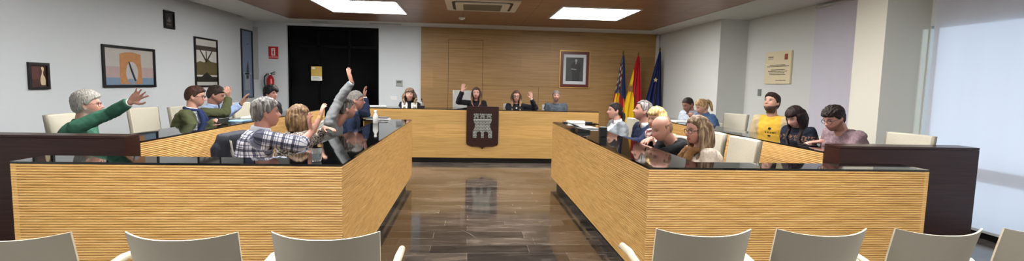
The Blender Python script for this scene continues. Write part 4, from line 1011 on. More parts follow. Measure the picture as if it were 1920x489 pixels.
def person(key, label, skin, hair, hairc, top, vox=.007, fem=0, glasses=None, beard=None, brow=None, sleeves=('full', 'full'), palms={}, curl={}, spreads={}, belly=0.0, group=None, pants=(34, 36, 44), lean_hair=0, age=0, extras=None, infl=.012, stretch=None):
    p = POSES[key]; s = p['s']
    fa = math.radians(p['fa']); fwd = Vector((math.cos(fa), math.sin(fa), 0)); right = Vector((fwd.y, -fwd.x, 0)); up = Vector((0, 0, 1))
    org = Vector((p['pelvis'][0], p['pelvis'][1], 0))
    t = thing('person', label, 'person', org, 0, group)
    L_ = lambda v: Vector(v)-org
    H_ = L_(p['head']); N_ = L_(p['neck']); pel = L_(p['pelvis']); pel.z = .52
    hs = s*1.0; HM = head_matrix(p); hM = np.array(HM)
    A = {k: [L_(v) for v in p[k]] for k in 'RL'}
    # ---- body: one continuous surface
    mb = MB()
    hp = head_pts(DIRS, fem)*hs; hw = hp@hM.T+np.array(H_)
    mb.add([tuple(v) for v in hw], DF)
    toW = lambda x, y, z: H_+HM@Vector((x, y, z))*hs
    for sx in (-1, 1):
        X_, Y_, Z_ = HM@Vector((1, 0, 0)), HM@Vector((0, 1, 0)), HM@Vector((0, 0, 1))
        mb.ell(toW(sx*.076, -.008, -.004), .007*hs, .017*hs, .031*hs, X_, (Y_+X_*sx*-.3).normalized(), (Z_+Y_*-.2).normalized(), 12, 8)
        mb.ell(toW(sx*.075, -.004, -.028), .007*hs, .009*hs, .011*hs, X_, Y_, Z_, 10, 6)
    nr = (.056-.006*fem)*s
    mb.capsule(N_-Vector((0, 0, .05)), toW(0, -.022, -.06), nr*1.08, nr, 18)
    mb.rings(torso_rings(pel, N_, right, s, -.004, fem, belly=belly))
    for k in 'RL':
        S_, E_, W_, T_ = A[k]; sg = 1 if k == 'R' else -1
        mb.capsule(N_-Vector((0, 0, .025)), S_+Vector((0, 0, .005)), .040*s, .046*s, 14)
        mb.capsule(S_-right*sg*.02, S_-right*sg*.06-Vector((0, 0, .08)), .050*s, .058*s, 14)
        mb.capsule(S_, E_, .045*s, .038*s, 16); mb.capsule(E_, E_+(W_-E_)*.35, .039*s, .038*s, 16); mb.capsule(E_+(W_-E_)*.35, W_, .038*s, .025*s, 16)
        pn = palms.get(k, (0, 0, -1)); hand(mb, W_, T_, pn, sg, s*(.95 if fem else 1.02), curl.get(k, .22), spreads.get(k, .10))
        hip = pel+right*sg*.09*s; knee = pel+right*sg*.12+fwd*.40*s; knee.z = .50; ank = knee+fwd*.03; ank.z = .10
        mb.capsule(hip, knee, .075*s, .052*s, 14); mb.capsule(knee, knee+(ank-knee)*.35, .052*s, .05*s, 12); mb.capsule(knee+(ank-knee)*.35, ank, .05*s, .034*s, 12)
        mb.capsule(ank-Vector((0, 0, .03)), ank+fwd*.12-Vector((0, 0, .07)), .034*s, .026*s, 10)
    me = freeze('body', mb, vox, 2)
    P = co(me); Q = ((P-np.array(H_))@hM)/hs          # head-local coordinates of every vertex
    sk = c3(*skin); sk = (sk*.80+sk.mean()*.20)*.80
    C = np.tile(sk, (len(P), 1)); x, y, z = Q.T; ax = np.abs(x)
    def blend(C, mask, col): return C*(1-mask[:, None])+np.array(col)[None]*mask[:, None]
    face = (y > .05)
    C = blend(C, .22*gs(ax-.045, .02)*gs(z+.03, .025)*face, c3(196, 110, 92))
    C = blend(C, .22*gs(x, .012)*gs(z+.02, .02)*face, c3(196, 116, 96))
    near_head = (np.linalg.norm(Q, axis=1) < .2)
    lip = (sstep(.024-ax, 0, .006))*gs(z+.059, .009)*(y > .07)
    C = blend(C, np.clip(lip*(1.1 if fem else .7), 0, 1), c3(168, 72, 70) if fem else c3(160, 96, 82))
    bc = c3(*(brow or hairc))
    br = gs((ax-.030), .017)*gs(z-.0275-.004*gs(ax-.03, .01), .0045)*(y > .06); C = blend(C, np.clip(br*1.5, 0, .9), bc)
    C = blend(C, .6*gs(ax-.031, .016)*gs(z-.010, .010)*(y > .05), sk*.5)  # eye-socket shade painted into the skin tint
    C = blend(C, np.clip(1.1*gs(ax-.031, .013)*gs(z-.0155, .0028)*(y > .05), 0, .85), c3(40, 28, 24))
    if beard:
        col, amt = beard
        bz = np.interp(np.clip(y, -.02, .1), [-.02, .01, .04, .07, .095], [.0, -.018, -.038, -.046, -.046])
        m = sstep(bz-z, 0, .012)*(y > -.02)*near_head*(1-.9*gs(ax, .018)*gs(z+.06, .008)); m = m*sstep(z, -.14, -.115)
        nn = np.array([noise.noise(Vector(q)*160) for q in Q*1.0]) if len(Q) < 200000 else 0
        C = blend(C, np.clip(m*amt*(1+.3*nn), 0, 1), c3(*col))
        if amt > .7:
            nor = np.empty(len(P)*3); me.vertices.foreach_get('normal', nor); nor = nor.reshape(-1, 3)
            P = P+nor*(m*.006*hs*(1+.5*nn))[:, None]; setco(me, P)
    if age:
        nn = np.array([noise.noise(Vector((q[0]*40, q[1]*40, q[2]*160))) for q in Q]); P2 = P-0; 
    settint(me, C); body = place('body', me, M_skin, t)
    # ---- eyes
    for sx in (-1, 1):
        m = MB(); D, F = DIRS, DF; c_ = toW(sx*.031, .0668, .008)
        V, FF = sphere_dirs(18, 14); Wp = (V*.0115*hs)@hM.T+np.array(c_)
        FF = FF[:-2]+[FF[-2], FF[-1]]
        m.add([tuple(v) for v in Wp], FF)
        m.mi = [1 if (sum(V[i][1] for i in f)/len(f)) > .80 else 0 for f in FF]
        obj('eye', m, [mat('eye_white', srgb(176, 164, 154), .25), mat('iris_dark', srgb(34, 24, 18), .2)], t, smooth=True)
    # ---- top garment
    g = MB(); i_ = infl
    g.rings(torso_rings(pel, N_, right, s, i_, fem, belly=belly, top=top.get('neck', 1.0)))
    if fem:
        ch = N_*.58+pel*.42; tang = (N_-pel).normalized()
        for sx in (-1, 1): g.ell(N_*.66+pel*.34+fwd*(.095*s)+right*sx*.07*s, .07*s, .055*s, .07*s, right, fwd, up, 14, 10)
    slv = {'R': sleeves[0], 'L': sleeves[1]}
    for k in 'RL':
        S_, E_, W_, T_ = A[k]; sg = 1 if k == 'R' else -1
        g.capsule(N_-Vector((0, 0, .040)), S_-right*sg*.01+Vector((0, 0, .0)), .044*s+i_, .044*s+i_, 16)
        g.capsule(S_-right*sg*.02-Vector((0, 0, .01)), S_-right*sg*.06-Vector((0, 0, .10)), .052*s+i_, .066*s+i_, 16)
        v1 = (E_-S_); v2 = (W_-E_)
        g.capsule(S_, E_, .048*s+i_, .041*s+i_, 18)
        if slv[k] == 'full':
            g.capsule(E_, E_+v2*.4, .043*s+i_, .042*s+i_, 18); R = E_+v2*.4
            g.tube([R, E_+v2*.93, E_+v2*.955], [.042*s+i_, .030*s+i_, .027*s+i_], 18)
        elif slv[k] == 'elbow':
            g.tube([S_, E_, E_+v2*.22], [.05*s+i_, .046*s+i_, .048*s+i_], 18)
    gm = freeze(top['part'], g, max(vox, .008), 7)
    # folds: directional pleats around elbows and waist
    P = co(gm); nor = np.empty(len(P)*3); gm.vertices.foreach_get('normal', nor); nor = nor.reshape(-1, 3)
    disp = np.array([noise.noise(Vector((q[0]*14, q[1]*14, q[2]*22)))*.009+noise.noise(Vector(q)*38)*.003 for q in P])
    for k in 'RL':
        S_, E_, W_, T_ = A[k]; de = np.linalg.norm(P-np.array(E_), axis=1); disp += gs(de, .09)*.0022*np.sin((P@np.array((W_-S_).normalized()))*150)
    setco(gm, P+nor*disp[:, None])
    P = co(gm)
    fr = np.array(fwd); rt = np.array(right); lx = (P-np.array(N_))@rt; ly = (P-np.array(N_))@fr; lz = P[:, 2]-N_.z
    # position of the spine at each height, so that "front" stays front when leaning
    pl = np.array(pel); nk = np.array(N_); uu = np.clip((P[:, 2]-pl[2])/(nk[2]-pl[2]+1e-6), 0, 1); spine = pl[None]*(1-uu[:, None])+nk[None]*uu[:, None]; ly2 = (P-spine)@fr
    darm = np.full(len(P), 9.0); tarm = np.zeros(len(P))
    for k in 'RL':
        S_, E_, W_, T_ = A[k]
        for a_, b_ in ((S_, E_), (E_, W_)):
            d_, q_ = segdist(P, a_, b_); better = d_ < darm; darm = np.where(better, d_, darm)
    arm_m = ((darm < .085) & (np.abs(lx) > .125*s)) | ((darm < .06) & (np.abs(lx) > .10))
    C = np.tile(c3(*top['col']), (len(P), 1))
    ctx = dict(P=P, lx=lx, ly=ly2, lz=lz, arm=arm_m, C=C, s=s, A=A)
    if 'paint' in top: C = top['paint'](ctx)
    settint(gm, C)
    garment = place(top['part'], gm, top.get('mat', M_cloth), t)
    # cuffs
    if top.get('cuff'):
        for k in 'RL':
            S_, E_, W_, T_ = A[k]; v2 = W_-E_
            if slv[k] != 'full': continue
            cm = MB(); cm.tube([E_+v2*.93, E_+v2*.99], [.031*s, .032*s], 18); obj('shirt_cuff', cm, mat('shirt_cuff_cloth', srgb(*top['cuff']), .8), t, smooth='auto')
    # neckband / collar
    ck = top.get('collar', 'crew'); base = N_+Vector((0, 0, .0)); nd = ((toW(0, -.022, -.06)-N_).normalized()+(N_-pel).normalized()*1.2).normalized()
    if ck in ('crew', 'roll'):
        col = top.get('collar_col', top['col']); r1 = nr+.010; hgt = .02 if ck == 'crew' else .06
        cx = nd.orthogonal().normalized(); cy = nd.cross(cx); m = MB(); rg = []
        for (a, r_) in ((-.02, r1+.016), (0.0, r1+.008), (hgt*.7, r1+.003), (hgt, r1-.002), (hgt-.004, r1-.008)):
            rg.append([base+nd*a+cx*r_*math.cos(q*2*math.pi/24)+cy*r_*math.sin(q*2*math.pi/24) for q in range(24)])
        m.rings(rg, cap=False); me2 = obj('neckband', m, M_cloth, t, smooth=True); settint(me2.data, np.tile(c3(*col), (len(me2.data.vertices), 1)))
    if ck == 'shirt':
        col = top.get('collar_col', (230, 230, 232)); m = MB(); rg = []
        R0 = nr+.010
        for a, add in ((-.018, .022), (.034, .008), (.040, .004), (.034, -.001), (.0, -.004)):
            row = []
            for q in range(29):
                ang = math.radians(-62+ -0)+0
                th = math.radians(20+q*320/28)      # open at the throat
                dirv = fwd*math.cos(th)+right*math.sin(th)
                row.append(base+nd*(a-.012*math.cos(th))+dirv*(R0+add))
            rg.append(row)
        k_ = len(rg[0]); v = [p_ for r_ in rg for p_ in r_]; f = [(i*k_+j, i*k_+j+1, (i+1)*k_+j+1, (i+1)*k_+j) for i in range(len(rg)-1) for j in range(k_-1)]
        m.add(v, f); o2 = obj('shirt_collar', m, M_cloth, t, smooth=True); settint(o2.data, np.tile(c3(*col), (len(o2.data.vertices), 1)))
        so = o2.modifiers.new('thickness', 'SOLIDIFY'); so.thickness = .003
    # ---- trousers and shoes
    tr = MB(); tr.rings(torso_rings(pel, N_, right, s, .008, fem, belly=belly)[:3])
    for sg in (-1, 1):
        hip = pel+right*sg*.09*s; knee = pel+right*sg*.12+fwd*.40*s; knee.z = .50; ank = knee+fwd*.03; ank.z = .10
        tr.capsule(hip, knee, .088*s, .066*s, 16); tr.tube([knee, knee+(ank-knee)*.4, ank], [.066*s, .064*s, .055*s], 16)
        sh_ = MB(); a0 = ank-fwd*.05; R = []
        for u, w_, h_ in ((0, .030, .05), (.15, .038, .075), (.4, .040, .07), (.7, .046, .05), (.92, .04, .036), (1, .02, .02)):
            c_ = Vector((a0.x, a0.y, 0))+fwd*(.27*u*s); R.append([c_+right*w_*math.cos(q*2*math.pi/16)+up*(h_*.5+h_*.5*math.sin(q*2*math.pi/16)) for q in range(16)])
        sh_.rings(R); obj('shoe', sh_, mat('dark_shoe_leather', srgb(30, 26, 24), .35), t, smooth=True)
    tm = freeze('trousers', tr, .012, 2); settint(tm, np.tile(c3(*pants), (len(tm.vertices), 1))); place('trousers', tm, M_cloth, t)
    # ---- hair
    build_hair(t, hair, hairc, fem, hs, HM, hM, H_, N_, fwd, right, vox)
    # ---- glasses
    if glasses:
        m = MB(); gx = .034; gy = .098; gz = .004; rw_, rh_ = (.025, .018)
        for sx in (-1, 1):
            ringp = [toW(sx*gx+rw_*math.copysign(abs(math.cos(a))**.8, math.cos(a)), gy-abs(sx*gx+rw_*math.cos(a))*.16, gz+rh_*math.copysign(abs(math.sin(a))**.8, math.sin(a))) for a in [q*2*math.pi/20 for q in range(20)]]
            m.tube(ringp, glasses[1]*hs, 6, closed=True)
            m.tube([toW(sx*(gx+rw_), gy-.011, gz+.006), toW(sx*.080, .045, gz+.008), toW(sx*.0815, -.005, gz+.006), toW(sx*.079, -.02, gz-.012)], glasses[1]*.9*hs, 6)
        m.tube([toW(-.010, gy-.001, gz+.004), toW(0, gy+.001, gz+.007), toW(.010, gy-.001, gz+.004)], glasses[1]*hs, 6)
        obj('glasses', m, mat('glasses_'+glasses[0], srgb(*{'black': (18, 16, 18), 'brown': (64, 36, 24), 'red': (96, 34, 30), 'steel': (110, 110, 112)}[glasses[0]]), .3), t, smooth=True)
    if extras: extras(dict(t=t, H=H_, N=N_, pel=pel, fwd=fwd, right=right, up=up, A=A, s=s, toW=toW, nr=nr, nd=nd))
    return t

def build_hair(t, hair, hairc, fem, hs, HM, hM, H_, N_, fwd, right, vox):
    st = hair['style']; zf = hair.get('front', .066); th = hair.get('thick', .010); vol = hair.get('vol', 0.0)
    P = head_pts(HD, fem); x, y, z = P.T; ax = np.abs(x)
    yl = np.array([-.11, -.05, -.025, -.008, .006, .018, .035, .05, .065, .09])
    lowb = hair.get('nape', -.085)
    zl = np.array([lowb, lowb+.005, lowb*.35, .012, .0+(-.006), .0, .022, .04, zf-.008, zf])
    if st in ('long', 'bob', 'curlylong'): zl = np.array([-.11, -.11, -.10, -.09, -.07, -.03, .02, .045, zf-.004, zf])
    line = np.interp(y, yl, zl)
    rec = hair.get('recede', 0)            # deeper temples
    line += rec*gs(ax-.045, .02)*(y > .02)
    jag = np.array([noise.noise(Vector((p[0]*140, p[1]*140, p[2]*50))) for p in P])
    S_ = sstep(z-line+jag*.007, -.002, .012)
    if st == 'buzzbald': S_ = S_*(1-sstep(z+jag*.01, .03, .055)*sstep(y, -.075, -.05))*sstep(.015-y, -.01, .02)
    if hair.get('part'):
        S_ = S_*(1-.5*gs(x-hair['part'], .006)*(z > .05))
    tk = th*(.55+.45*sstep(z, -.03, .08))+vol*sstep(z, .0, .09)+hair.get('quiff', 0)*sstep(y, .02, .07)*sstep(z, .04, .08)
    nse = np.array([noise.noise(Vector((p[0]*hair.get('nf', 45), p[1]*hair.get('nf', 45), p[2]*hair.get('nz', 18)))) for p in P])
    if hair.get('swept'): nse = np.array([noise.noise(Vector((p[0]*90, p[1]*12+p[2]*8, p[2]*60-p[1]*30))) for p in P])
    off = -.006*(1-S_)+S_*(tk*(1+hair.get('rough', .35)*nse))
    off += S_*jag*tk*.18
    nrm = P/np.linalg.norm(P, axis=1)[:, None]
    Ph = P+nrm*off[:, None]
    if hair.get('fringe'):
        m_ = (y > .03)*gs(z-.05, .035)*sstep(.06-ax, 0, .03); Ph[:, 1] += m_*.004
    mb = MB(); W = (Ph*hs)@hM.T+np.array(H_); mb.add([tuple(v) for v in W], HF)
    toW = lambda a, b, c: H_+HM@Vector((a, b, c))*hs
    rnd = random.Random(sum(map(ord, st+t['label']))); heavy = False
    if st in ('long', 'bob', 'curlylong'):
        heavy = True; L_ = hair['len']; n = 90 if st != 'curlylong' else 80
        for i in range(n):
            a = math.radians(hair.get('open', 38)+(360-2*hair.get('open', 38))*(i+.5)/n)     # 0 = face direction
            cx, cy = math.sin(a), math.cos(a)
            z0 = .02+.045*rnd.random(); wv = hair.get('wave', .004); r0 = .011+.006*rnd.random()
            ll = L_*(.82+.25*rnd.random()); pts = []; rad = []
            k = 11; wide = hair.get('wide', .0); ph = rnd.random()*6.28
            for j in range(k):
                u = j/(k-1)
                zz = z0-(z0+.1+ll)*u
                rx = .083+.012*rnd.random()*.3+wide*math.sin(min(1, u*1.3)*math.pi*.75); ry = .1+wide*.8*math.sin(min(1, u*1.3)*math.pi*.75)
                if u > .55: ry = ry*(1-.15*(u-.55))
                px_ = cx*rx+wv*math.sin(ph+u*hair.get('wfreq', 9)); py_ = cy*(ry if cy < 0 else .085)+wv*math.cos(ph*1.3+u*hair.get('wfreq', 9))-.01
                if j == 0: px_, py_ = px_*.72, py_*.72
                hd = toW(px_, py_, zz)
                # below the jaw the lock hangs straight down instead of following the head's tilt
                if zz < -.06:
                    top_ = toW(px_, py_, -.06); hd = top_+Vector((0, 0, (zz+.06)*hs))
                    dn = (hd-N_); dn.z = 0
                    low = max(0, min(1, (N_.z+.03-hd.z)/.06)); want = .10+.05*low
                    fr_ = dn.dot(fwd); sd = dn.dot(right)
                    if low > 0:
                        # lie on chest or back
                        tgt = .125 if fr_ > 0 else -.125
                        q_ = (N_.z+.03-hd.z)
                        if abs(sd) < .16: hd += fwd*((tgt*min(1, q_*7))-fr_)*low*(.6 if abs(fr_) < abs(tgt) else 0)
                pts.append(hd); rad.append(r0*hs*(1.15-.75*u**2))
            mb.tube(pts, rad, 8)
    if st == 'ponytail':
        heavy = True
        for i in range(16):
            ox, oy = rnd.uniform(-.016, .016), rnd.uniform(-.012, .012); pz = hair.get('tailz', .045)
            mb.tube([toW(ox*.5, -.085, pz+oy), toW(ox, -.125+oy, pz+.012), toW(ox*1.5, -.150+oy, pz-.03), toW(ox*1.8, -.150+oy, pz-.09), toW(ox*1.5, -.135+oy, pz-.16-.03*rnd.random())], [.012, .014, .015, .012, .004], 8)
    if st == 'lowtail':
        heavy = True
        for i in range(14):
            ox, oy = rnd.uniform(-.014, .014), rnd.uniform(-.01, .01)
            mb.tube([toW(ox*.6, -.09, -.02+oy), toW(ox, -.12+oy, -.04), toW(ox*1.6, -.125+oy, -.09), toW(ox*1.9, -.115+oy, -.15), toW(ox*1.8, -.11+oy, -.21-.03*rnd.random())], [.014, .018, .018, .014, .006], 8)
    if st == 'curly':
        heavy = True
        for i in range(110):
            v = Vector((rnd.gauss(0, 1), rnd.gauss(0, 1), rnd.gauss(0, 1)+.35)).normalized()
            pz = v.z*.105; py = v.y*.09; line_ = np.interp(py, yl, zl)
            if pz < line_+.002: continue
            c_ = toW(v.x*.088, v.y*.106, v.z*.117); r_ = .018+.009*rnd.random(); mb.ell(c_, r_, r_, r_, n=10, m=7)
    if heavy:
        me = freeze('hair', mb, max(.0065, vox), 3)
        P2 = co(me); nor = np.empty(len(P2)*3); me.vertices.foreach_get('normal', nor); nor = nor.reshape(-1, 3)
        fq = hair.get('strand', (120, 120, 9)); am = hair.get('samp', .004)
        d_ = np.array([noise.noise(Vector((q[0]*fq[0], q[1]*fq[1], q[2]*fq[2]))) for q in P2]); P2 = P2+nor*(d_*am)[:, None]; setco(me, P2)
    else:
        me = bpy.data.meshes.new('hair'); me.from_pydata(mb.v, [], mb.f); me.polygons.foreach_set('use_smooth', [True]*len(me.polygons))
        P2 = co(me)
    base = c3(*hairc); C = np.tile(base, (len(P2), 1))
    if 'streak' in hair:
        c2 = c3(*hair['streak']); n_ = np.array([noise.noise(Vector((q[0]*60, q[1]*60, q[2]*7))) for q in P2]); m_ = sstep(n_, -.15, .35)[:, None]; C = C*(1-m_)+c2*m_
    if 'tips' in hair:
        c2 = c3(*hair['tips']); m_ = sstep((H_.z-.02)-P2[:, 2], 0, .12)[:, None]; C = C*(1-m_)+c2*m_
    settint(me, C); place('hair', me, M_hairm, t)

# ---- garment paint functions (colour that belongs to the cloth)
def mixm(C, m, col): return np.where(np.asarray(m)[:, None], np.array(c3(*col))[None], C)
def p_vfront(col, depth=.28, w=.06, extra=None):
    def f(c):
        h_ = -c['lz']; m = (c['ly'] > .03) & (~c['arm']) & (np.abs(c['lx']) < w*(1-h_/depth)+.004) & (h_ < depth)
        return mixm(c['C'], m, col)
    return f
def p_yellow(c):
    m = (~c['arm']) & (np.abs(c['lx']) < .13) & ((c['ly'] > .0))
    C = mixm(c['C'], m, (198, 156, 56))
    # small dark print on the chest, below a round mark
    x, h_ = c['lx'], -c['lz']
    tx = (c['ly'] > .03) & (h_ > .17) & (h_ < .192) & (x > -.09) & (x < .035) & (np.sin(x*330) > -.4)
    rd = (c['ly'] > .03) & ((x+.02)**2+(h_-.135)**2 < .017**2)
    return mixm(C, tx | rd, (36, 32, 28))
def p_vest(c):
    m = (np.abs(c['lx']) > .145) | ((c['ly'] > .02) & (np.abs(c['lx']) < .035))
    return mixm(c['C'], m, (16, 16, 18))
def p_pattern(a, b, fx=40, fz=40, th=.1):
    def f(c):
        n = np.array([noise.noise(Vector((p[0]*fx, p[1]*fx, p[2]*fz))) for p in c['P']]); return mixm(c['C'], n > th, b)
    return f
def p_checks(cols, f1=42, f2=42):
    def f(c):
        P = c['P']; g = np.sin((P[:, 0]+P[:, 1]*.6)*f1*3)+0*P[:, 0]; h = np.sin(P[:, 2]*f2*3); C = c['C']
        C = mixm(C, g > .55, cols[0]); C = mixm(C, h > .6, cols[1]); return mixm(C, (g > .55) & (h > .6), cols[2])
    return f
def plaid_mat():
    m = bpy.data.materials.new('blue_and_white_plaid'); m.use_nodes = True; N = m.node_tree.nodes; L = m.node_tree.links; b = N['Principled BSDF']; b.inputs['Roughness'].default_value = .85
    a = N.new('ShaderNodeAttribute'); a.attribute_name = 'weave'; sx = N.new('ShaderNodeSeparateXYZ'); L.new(a.outputs['Vector'], sx.inputs[0])
    def band(sock, per, ph, width):
        mu = N.new('ShaderNodeMath'); mu.operation = 'MULTIPLY_ADD'; mu.inputs[1].default_value = 1/per; mu.inputs[2].default_value = ph; L.new(sock, mu.inputs[0])
        fr = N.new('ShaderNodeMath'); fr.operation = 'FRACT'; L.new(mu.outputs[0], fr.inputs[0])
        lt = N.new('ShaderNodeMath'); lt.operation = 'LESS_THAN'; lt.inputs[1].default_value = width; L.new(fr.outputs[0], lt.inputs[0]); return lt.outputs[0]
    def mul(c, sock, col, fac=1.0):
        mx = N.new('ShaderNodeMix'); mx.data_type = 'RGBA'; mx.blend_type = 'MULTIPLY'
        if fac != 1.0:
            m1 = N.new('ShaderNodeMath'); m1.operation = 'MULTIPLY'; m1.inputs[1].default_value = fac; L.new(sock, m1.inputs[0]); sock = m1.outputs[0]
        L.new(sock, mx.inputs['Factor']); L.new(c, mx.inputs['A']); mx.inputs['B'].default_value = col; return mx.outputs['Result']
    rgb = N.new('ShaderNodeRGB'); rgb.outputs[0].default_value = srgb(226, 226, 232); c = rgb.outputs[0]
    navy = srgb(44, 54, 92); lt_ = srgb(150, 156, 180)
    c = mul(c, band(sx.outputs[0], .075, .0, .30), navy, .85); c = mul(c, band(sx.outputs[1], .075, .1, .28), navy, .85)
    c = mul(c, band(sx.outputs[0], .075, .42, .10), lt_); c = mul(c, band(sx.outputs[1], .075, .5, .10), lt_); c = mul(c, band(sx.outputs[0], .075, .65, .05), navy); c = mul(c, band(sx.outputs[1], .075, .72, .05), navy)
    L.new(c, b.inputs['Base Color']); return m
M_plaid = plaid_mat()
def weave_attr(o, A, right, fwd):
    """arc length coordinates for the plaid: around and along torso / sleeves"""
    me = o.data; P = co(me); n = len(P); W = np.zeros((n, 3)); rt, fr = np.array(right), np.array(fwd)
    W[:, 0] = P@rt*.8+P@fr*.8; W[:, 1] = P[:, 2]
    best = np.full(n, .095)
    for k in 'RL':
        S_, E_, W_, T_ = [np.array(v) for v in A[k]]; base = 0
        for a_, b_ in ((S_, E_), (E_, W_)):
            d_, q_ = segdist(P, a_, b_); m = (d_ < best)&((np.abs(P@rt) > .13)|(d_ < .06)); L_ = np.linalg.norm(b_-a_)
            ax = (b_-a_)/L_; u = np.cross(ax, [0, 0, 1]); u /= np.linalg.norm(u); v = np.cross(ax, u); rel = P-a_
            ang = np.arctan2(rel@v, rel@u); W[m, 0] = (ang*.05)[m]; W[m, 1] = (base+q_*L_)[m]; best = np.where(m, d_, best); base += L_
    at = me.attributes.new('weave', 'FLOAT_VECTOR', 'POINT'); at.data.foreach_set('vector', W.ravel())
def cloth_part(name, mb, t, col, vox=.007, sm=2, wr=.003, m=None, paint=None):
    me = freeze(name, mb, vox, sm); wrinkle(me, wr, 40); P = co(me); C = np.tile(c3(*col), (len(P), 1))
    if paint: C = paint(P, C)
    settint(me, C); return place(name, me, m or M_cloth, t)
def watch(c, k, col=(30, 30, 32), u=.97, name='wrist_watch'):
    S_, E_, W_, T_ = c['A'][k]; d = (W_-E_).normalized(); p = E_+(W_-E_)*u; m = MB(); m.tube([p-d*.009, p+d*.009], [.029*c['s'], .028*c['s']], 18)
    obj(name, m, mat(name+'_%d' % col[0], srgb(*col), .3, metal=.4 if col[0] > 60 else 0), c['t'], smooth='auto')
F3 = lambda az, z=0: (math.cos(math.radians(az)), math.sin(math.radians(az)), z)

def x_green(c):
    pass
person('green', 'grey haired man in a green sweater stretching out his arm by the left wall', (206, 146, 122), dict(style='short', front=.055, thick=.016, vol=.008, swept=1, nape=-.10, rough=.25), (150, 147, 140),
       dict(part='green_sweater', col=(62, 108, 88), collar='crew', cuff=(232, 232, 230)), vox=.0065, glasses=('red', .002), beard=((206, 196, 188), .45), brow=(150, 140, 130), palms={'R': F3(-80, -.2)}, curl={'R': .14}, spreads={'R': .22}, belly=.025)
def x_olive(c):
    N_, nd, fwd, right = c['N'], c['nd'], c['fwd'], c['right']; m = MB()
    pts = [N_+fwd*(.07*math.cos(a))+right*(.075*math.sin(a))+Vector((0, 0, .018-.012*math.cos(a))) for a in [q*2*math.pi/16 for q in range(16)]]
    m.tube(pts, .019, 10, closed=True)
    for sx, L_ in ((-.03, .30), (.03, .26)):
        m.tube([N_+fwd*.085+right*sx, N_+fwd*.125+right*sx*1.2-Vector((0, 0, .08)), N_+fwd*.14+right*sx*1.6-Vector((0, 0, .18)), N_+fwd*.13+right*sx*2-Vector((0, 0, L_))], [.022, .028, .03, .026], 10)
    cloth_part('navy_scarf', m, c['t'], (34, 46, 82))
person('olive', 'man with dark glasses in an olive cardigan and navy scarf raising one arm', (200, 142, 116), dict(style='short', front=.062, thick=.012, quiff=.012, nape=-.06), (54, 32, 24),
       dict(part='olive_cardigan', col=(72, 76, 50), collar='shirt', paint=p_vfront((190, 196, 214), .3, .06)), vox=.0065, glasses=('black', .0028), palms={'L': F3(150, .0)}, curl={'L': .55, 'R': .4}, extras=x_olive)
def x_lb(c): watch(c, 'R')
person('lightblue', 'dark haired man in a light blue shirt raising his hand beside the olive cardigan', (186, 126, 98), dict(style='short', front=.06, thick=.013, nape=-.08), (40, 30, 26),
       dict(part='light_blue_shirt', col=(150, 168, 200), collar='shirt', collar_col=(170, 186, 214)), vox=.007, beard=((70, 50, 42), .35), palms={'R': F3(10, .1)}, extras=x_lb)
person('curly', 'person with thick dark curly hair in black by the far left wall', (206, 140, 120), dict(style='curly', front=.05, thick=.022, vol=.01, nape=-.09, rough=.6, samp=.006, strand=(60, 60, 60)), (26, 22, 22),
       dict(part='black_top', col=(30, 30, 34), collar='crew'), vox=.008)
def x_plaid(c):
    o = [q for q in c['t'].children if q.name.startswith('plaid_shirt')][0]; weave_attr(o, c['A'], c['right'], c['fwd'])
    watch(c, 'L', (150, 150, 148))
person('plaid', 'grey haired man in a blue and white plaid shirt holding up his bare forearm', (196, 128, 104), dict(style='short', front=.058, thick=.013, vol=.005, nape=-.085, nf=60, nz=30, streak=(150, 148, 144)), (88, 84, 82),
       dict(part='plaid_shirt', col=(200, 200, 210), collar='shirt', collar_col=(206, 208, 220), mat=M_plaid), vox=.006, sleeves=('elbow', 'full'), palms={'R': F3(30, 0)}, extras=x_plaid, brow=(80, 70, 62), belly=.02, infl=.016)
def x_bh(c): watch(c, 'R', (190, 160, 90), name='bracelet')
person('brownhair', 'woman with light brown bobbed hair in a dark patterned top raising her bare forearm', (206, 146, 122), dict(style='bob', len=.02, front=.05, thick=.018, vol=.012, open=50, wave=.006, wide=.014, streak=(134, 106, 74)), (88, 66, 48),
       dict(part='patterned_top', col=(52, 46, 44), collar='crew', paint=p_pattern(0, (186, 176, 166), 95, 95, .02)), vox=.006, fem=1, sleeves=('elbow', 'full'), palms={'R': F3(40, 0)}, extras=x_bh)
def x_gs(c):
    watch(c, 'R', (52, 34, 26), .985, 'leather_bracelet')
person('greysweater', 'man in a grey shirt with the highest raised arm, beside the aisle on the left', (194, 132, 108), dict(style='short', front=.06, thick=.009, nape=-.075, streak=(110, 106, 100)), (66, 60, 56),
       dict(part='grey_shirt', col=(112, 114, 116), collar='shirt', collar_col=(122, 126, 122), cuff=(196, 200, 206)), vox=.006, beard=((110, 96, 86), .4), palms={'R': F3(40, 0)}, curl={'R': .12}, extras=x_gs, belly=.015)
def x_ng(c): watch(c, 'L', (226, 222, 206), .985, 'white_cuff')
person('navyglasses', 'grey haired man in glasses and navy jacket, raised hand, farthest at the left desk', (190, 130, 108), dict(style='short', front=.058, thick=.008, nape=-.07), (112, 108, 104),
       dict(part='navy_jacket', col=(32, 42, 66), collar='shirt', collar_col=(60, 72, 100)), vox=.006, glasses=('black', .0022), palms={'L': F3(10, 0)}, curl={'L': .3}, extras=x_ng)
